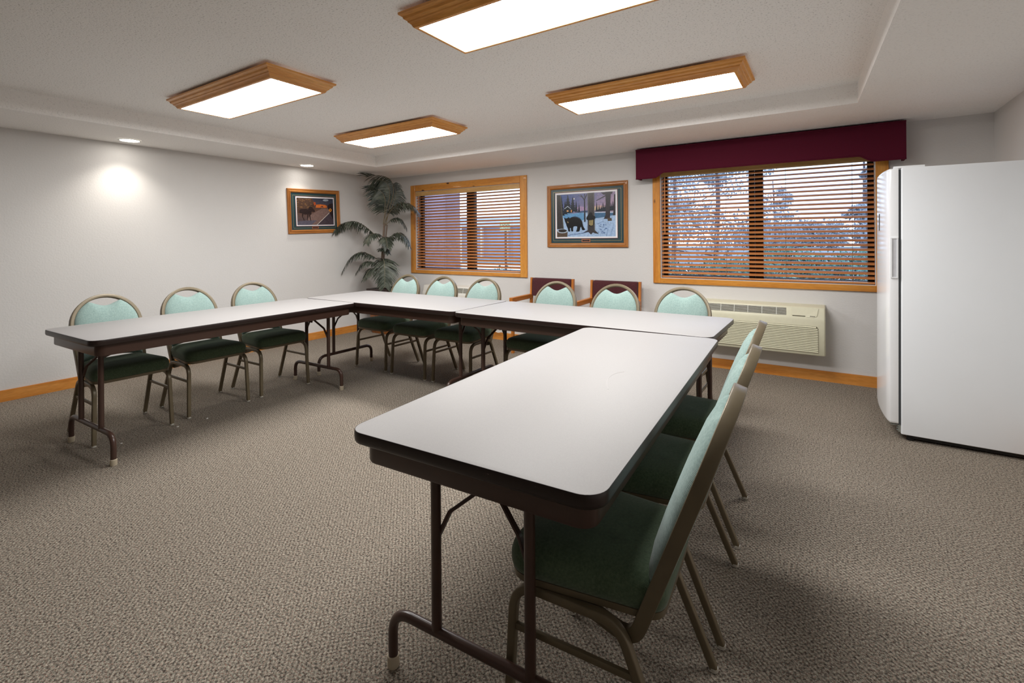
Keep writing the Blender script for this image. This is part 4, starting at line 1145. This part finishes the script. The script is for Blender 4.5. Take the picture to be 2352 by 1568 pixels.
# white post and yellow sign
p = px_at(1052, 540, 14.0)
b = MB(); b.box(-0.10, 0.10, -0.1, 0.1, 0.0, 2.0); o = b.build('fence_post', M_paving, smooth=False); o.location = (p.x, 14.0, -0.13)
tag(o, 'pale square post standing in the yard outside the smaller window', 'post')
pc = px_at(1160, 519, 11.5); pw = (px_at(1171, 519, 11.5) - px_at(1148, 519, 11.5)).length / 2
root = thing('yard_sign', 'small pale yellow POOL CLOSED sign outside the smaller window', 'sign', (pc.x, 11.5, -0.15))
b = MB(); b.box(-pw, pw, -0.01, 0.01, pc.z + 0.15 - 0.14, pc.z + 0.15 + 0.14); b.build('board', plain('sign_yellow', lin(226, 236, 190), 0.6, var=0.02), root, smooth=False)
b = MB(); b.box(-0.025, 0.025, 0.01, 0.05, 0, pc.z + 0.02); b.build('post', M_bark, root, smooth=False)
def text_mesh(name, body, size, mat, parent, loc, rot):
    cu = bpy.data.curves.new(name, 'FONT'); cu.body = body; cu.size = size; cu.extrude = 0.001; cu.align_x = 'CENTER'
    tmp = bpy.data.objects.new('tmp', cu); COL.objects.link(tmp); bpy.context.view_layer.update()
    me = bpy.data.meshes.new_from_object(tmp.evaluated_get(bpy.context.evaluated_depsgraph_get())); bpy.data.objects.remove(tmp)
    me.materials.clear(); me.materials.append(mat)
    o = bpy.data.objects.new(name, me); COL.objects.link(o); o.parent = parent; o.location = loc; o.rotation_euler = rot
    return o
text_mesh('lettering', 'POOL', 0.13, M_hedge, root, (0, -0.012, pc.z + 0.15 + 0.02), (PI / 2, 0, 0))
text_mesh('lettering', 'CLOSED', 0.105, M_hedge, root, (0, -0.012, pc.z + 0.15 - 0.11), (PI / 2, 0, 0))

def leafball(m, c, rad, n, size, rnd, mi=0):
    for _ in range(n):
        d = V((rnd.gauss(0, 1), rnd.gauss(0, 1), rnd.gauss(0, 1))).normalized() * rnd.uniform(0.55, 1.0)
        p = V(c) + V((d.x * rad[0], d.y * rad[1], d.z * rad[2]))
        a = V((rnd.gauss(0, 1), rnd.gauss(0, 1), rnd.gauss(0, 1))).normalized(); e = a.orthogonal().normalized()
        s = size * rnd.uniform(0.6, 1.3)
        m.add([p - a * s, p + e * s * 0.45, p + a * s, p - e * s * 0.45], [(0, 1, 2, 3)], mi)
def shrub(x, y, w, d, h, n, label, seed):
    rnd = random.Random(seed); m = MB()
    root = thing('yard_shrub', label, 'shrub', (x, y, -0.15), 0, 'shrubs outside the windows')
    for k in range(9):
        cx = rnd.uniform(-w, w) * 0.7; cyy = rnd.uniform(-d, d) * 0.6; hh = h * rnd.uniform(0.7, 1.0)
        leafball(m, (cx, cyy, hh * 0.5), (w * 0.45, d * 0.5, hh * 0.5), n // 9, 0.042, rnd)
    m.build('foliage', M_hedge, root, smooth=False)
    m = MB()
    for k in range(6):
        m.tube([(rnd.uniform(-w, w) * 0.3, 0, 0), (rnd.uniform(-w, w) * 0.6, 0, h * 0.7)], circ(0.02, 5))
    m.build('stems', M_bark, root)
p = px_at(1178, 600, 8.0); shrub(p.x, 8.0, 0.7, 0.4, 1.0, 4000, 'teal green shrub low outside the right of the smaller window', 1)
p = px_at(1590, 620, 8.6); shrub(p.x, 8.6, 0.95, 0.35, 1.22, 8000, 'teal green shrub low outside the left pane of the large window', 2)
p = px_at(1710, 620, 9.8); shrub(p.x, 9.8, 0.9, 0.35, 1.15, 6500, 'teal green shrub low outside beside the large window centre bar', 3)
p = px_at(1860, 610, 11.2); shrub(p.x, 11.2, 1.8, 0.45, 1.45, 11000, 'teal green shrub low outside the right pane of the large window', 4)

def tree(x, y, h, spread, n, label, seed, trunk=0.16, fsz=0.12):
    rnd = random.Random(seed)
    root = thing('yard_tree', label, 'tree', (x, y, -0.15), 0, 'trees outside the windows')
    m = MB(); f = MB()
    m.tube([(0, 0, 0), (0.1, 0, h * 0.4), (0.0, 0.1, h * 0.9)], circ(trunk, 8), scales=[1, .75, .2])
    for k in range(16):
        z = h * rnd.uniform(0.16, 0.8); a = rnd.uniform(0, 2 * PI); L = spread * rnd.uniform(0.5, 1.0) * (1.1 - z / h * 0.5)
        p0 = V((0.05, 0, z)); p1 = p0 + V((math.cos(a), math.sin(a), 0.15)) * L * 0.5; p2 = p0 + V((math.cos(a), math.sin(a), rnd.uniform(-0.1, 0.35))) * L
        m.tube([p0, p1, p2], circ(trunk * 0.28, 5), scales=[1, .7, .25])
        leafball(f, p1, (L * 0.4, L * 0.4, L * 0.25), n // 40, fsz, rnd)
        leafball(f, p2, (L * 0.4, L * 0.4, L * 0.25), n // 24, fsz, rnd)
        for q in range(3):
            s0 = p0.lerp(p2, rnd.uniform(0.3, 0.9)); m.tube([s0, s0 + V((rnd.uniform(-1, 1), rnd.uniform(-1, 1), rnd.uniform(-.3, .6))) * L * 0.4], circ(trunk * 0.08, 4))
    m.build('trunk', M_bark, root); f.build('foliage', M_foli, root, smooth=False)
p = px_at(1640, 500, 13.0); tree(p.x, 13.0, 6.0, 1.9, 5200, 'bluish grey bushy tree outside the left pane of the large window', 21, 0.07, 0.055)
p = px_at(1775, 500, 22.0); tree(p.x, 22.0, 4.2, 1.1, 2200, 'slim pale tree outside just right of the large window centre bar', 22, 0.07, 0.06)
p = px_at(1985, 430, 46.0); tree(p.x, 46.0, 8.2, 2.6, 1500, 'distant tree outside the upper right of the large window', 23, 0.3, 0.25)
p = px_at(1545, 450, 19.0); tree(p.x, 19.0, 7.5, 2.6, 6000, 'tall bluish tree outside the far left of the large window', 24, 0.10, 0.065)
# tree belt on the horizon
for i, (u, lab) in enumerate(((1060, 'distant tree line hump outside the left pane of the smaller window'), (1140, 'distant tree line hump outside the right pane of the smaller window'), (1800, 'distant tree line hump outside the middle of the large window'), (1930, 'distant tree line hump outside the right end of the large window'))):
    yy = 60.0 + 9 * i
    p = px_at(u, 540, yy)
    rnd = random.Random(40 + i); f = MB(); root = thing('distant_trees', lab, 'trees', (p.x, yy, -0.15), 0, 'tree line on the horizon')
    for k in range(14):
        cx = rnd.uniform(-6, 6); hh = rnd.uniform(2.6, 4.2)
        leafball(f, (cx, rnd.uniform(-1, 1), hh * 0.5), (1.8, 1.5, hh * 0.55), 420, 0.24, rnd)
    f.build('foliage', M_foli, root, smooth=False)

# ------------------------------------------------------------------ light
w = bpy.data.worlds.new('world'); sc.world = w; w.use_nodes = True
bg = w.node_tree.nodes['Background']; bg.inputs[0].default_value = (0.62, 0.76, 1.0, 1); bg.inputs[1].default_value = 1.25
for k, (x, y, e) in enumerate(((-5.341, 1.792, 11.0), (-5.355, 3.608, 5.0))):
    l = bpy.data.lights.new('downlight_beam', 'SPOT'); l.energy = e; l.color = (1.0, 0.93, 0.84)
    l.spot_size = math.radians(115); l.spot_blend = 0.9; l.shadow_soft_size = 0.05
    o = bpy.data.objects.new('downlight_beam', l); COL.objects.link(o); o.location = (x, y, ZS - 0.02)

# ------------------------------------------------------------------ camera
cd = bpy.data.cameras.new('camera'); cam = bpy.data.objects.new('camera', cd); COL.objects.link(cam)
rt, up, fw = cam_axes()
M = Matrix(((rt.x, up.x, -fw.x, 0), (rt.y, up.y, -fw.y, 0), (rt.z, up.z, -fw.z, CAM['H']), (0, 0, 0, 1)))
cam.matrix_world = M
cd.sensor_fit = 'HORIZONTAL'; cd.sensor_width = 36.0
cd.lens = 36.0 * CAM['f'] / 2352.0
cd.shift_x = 0.0; cd.shift_y = -(784.0 - CAM['cy']) / 2352.0
cd.clip_start = 0.05; cd.clip_end = 300
sc.camera = cam
sc.view_settings.view_transform = 'Standard'
sc.view_settings.look = 'None'
sc.view_settings.gamma = 1.0
sc.view_settings.use_curve_mapping = False
sc.view_settings.exposure = 1.32
sc.cycles.diffuse_bounces = 8
sc.cycles.max_bounces = 16
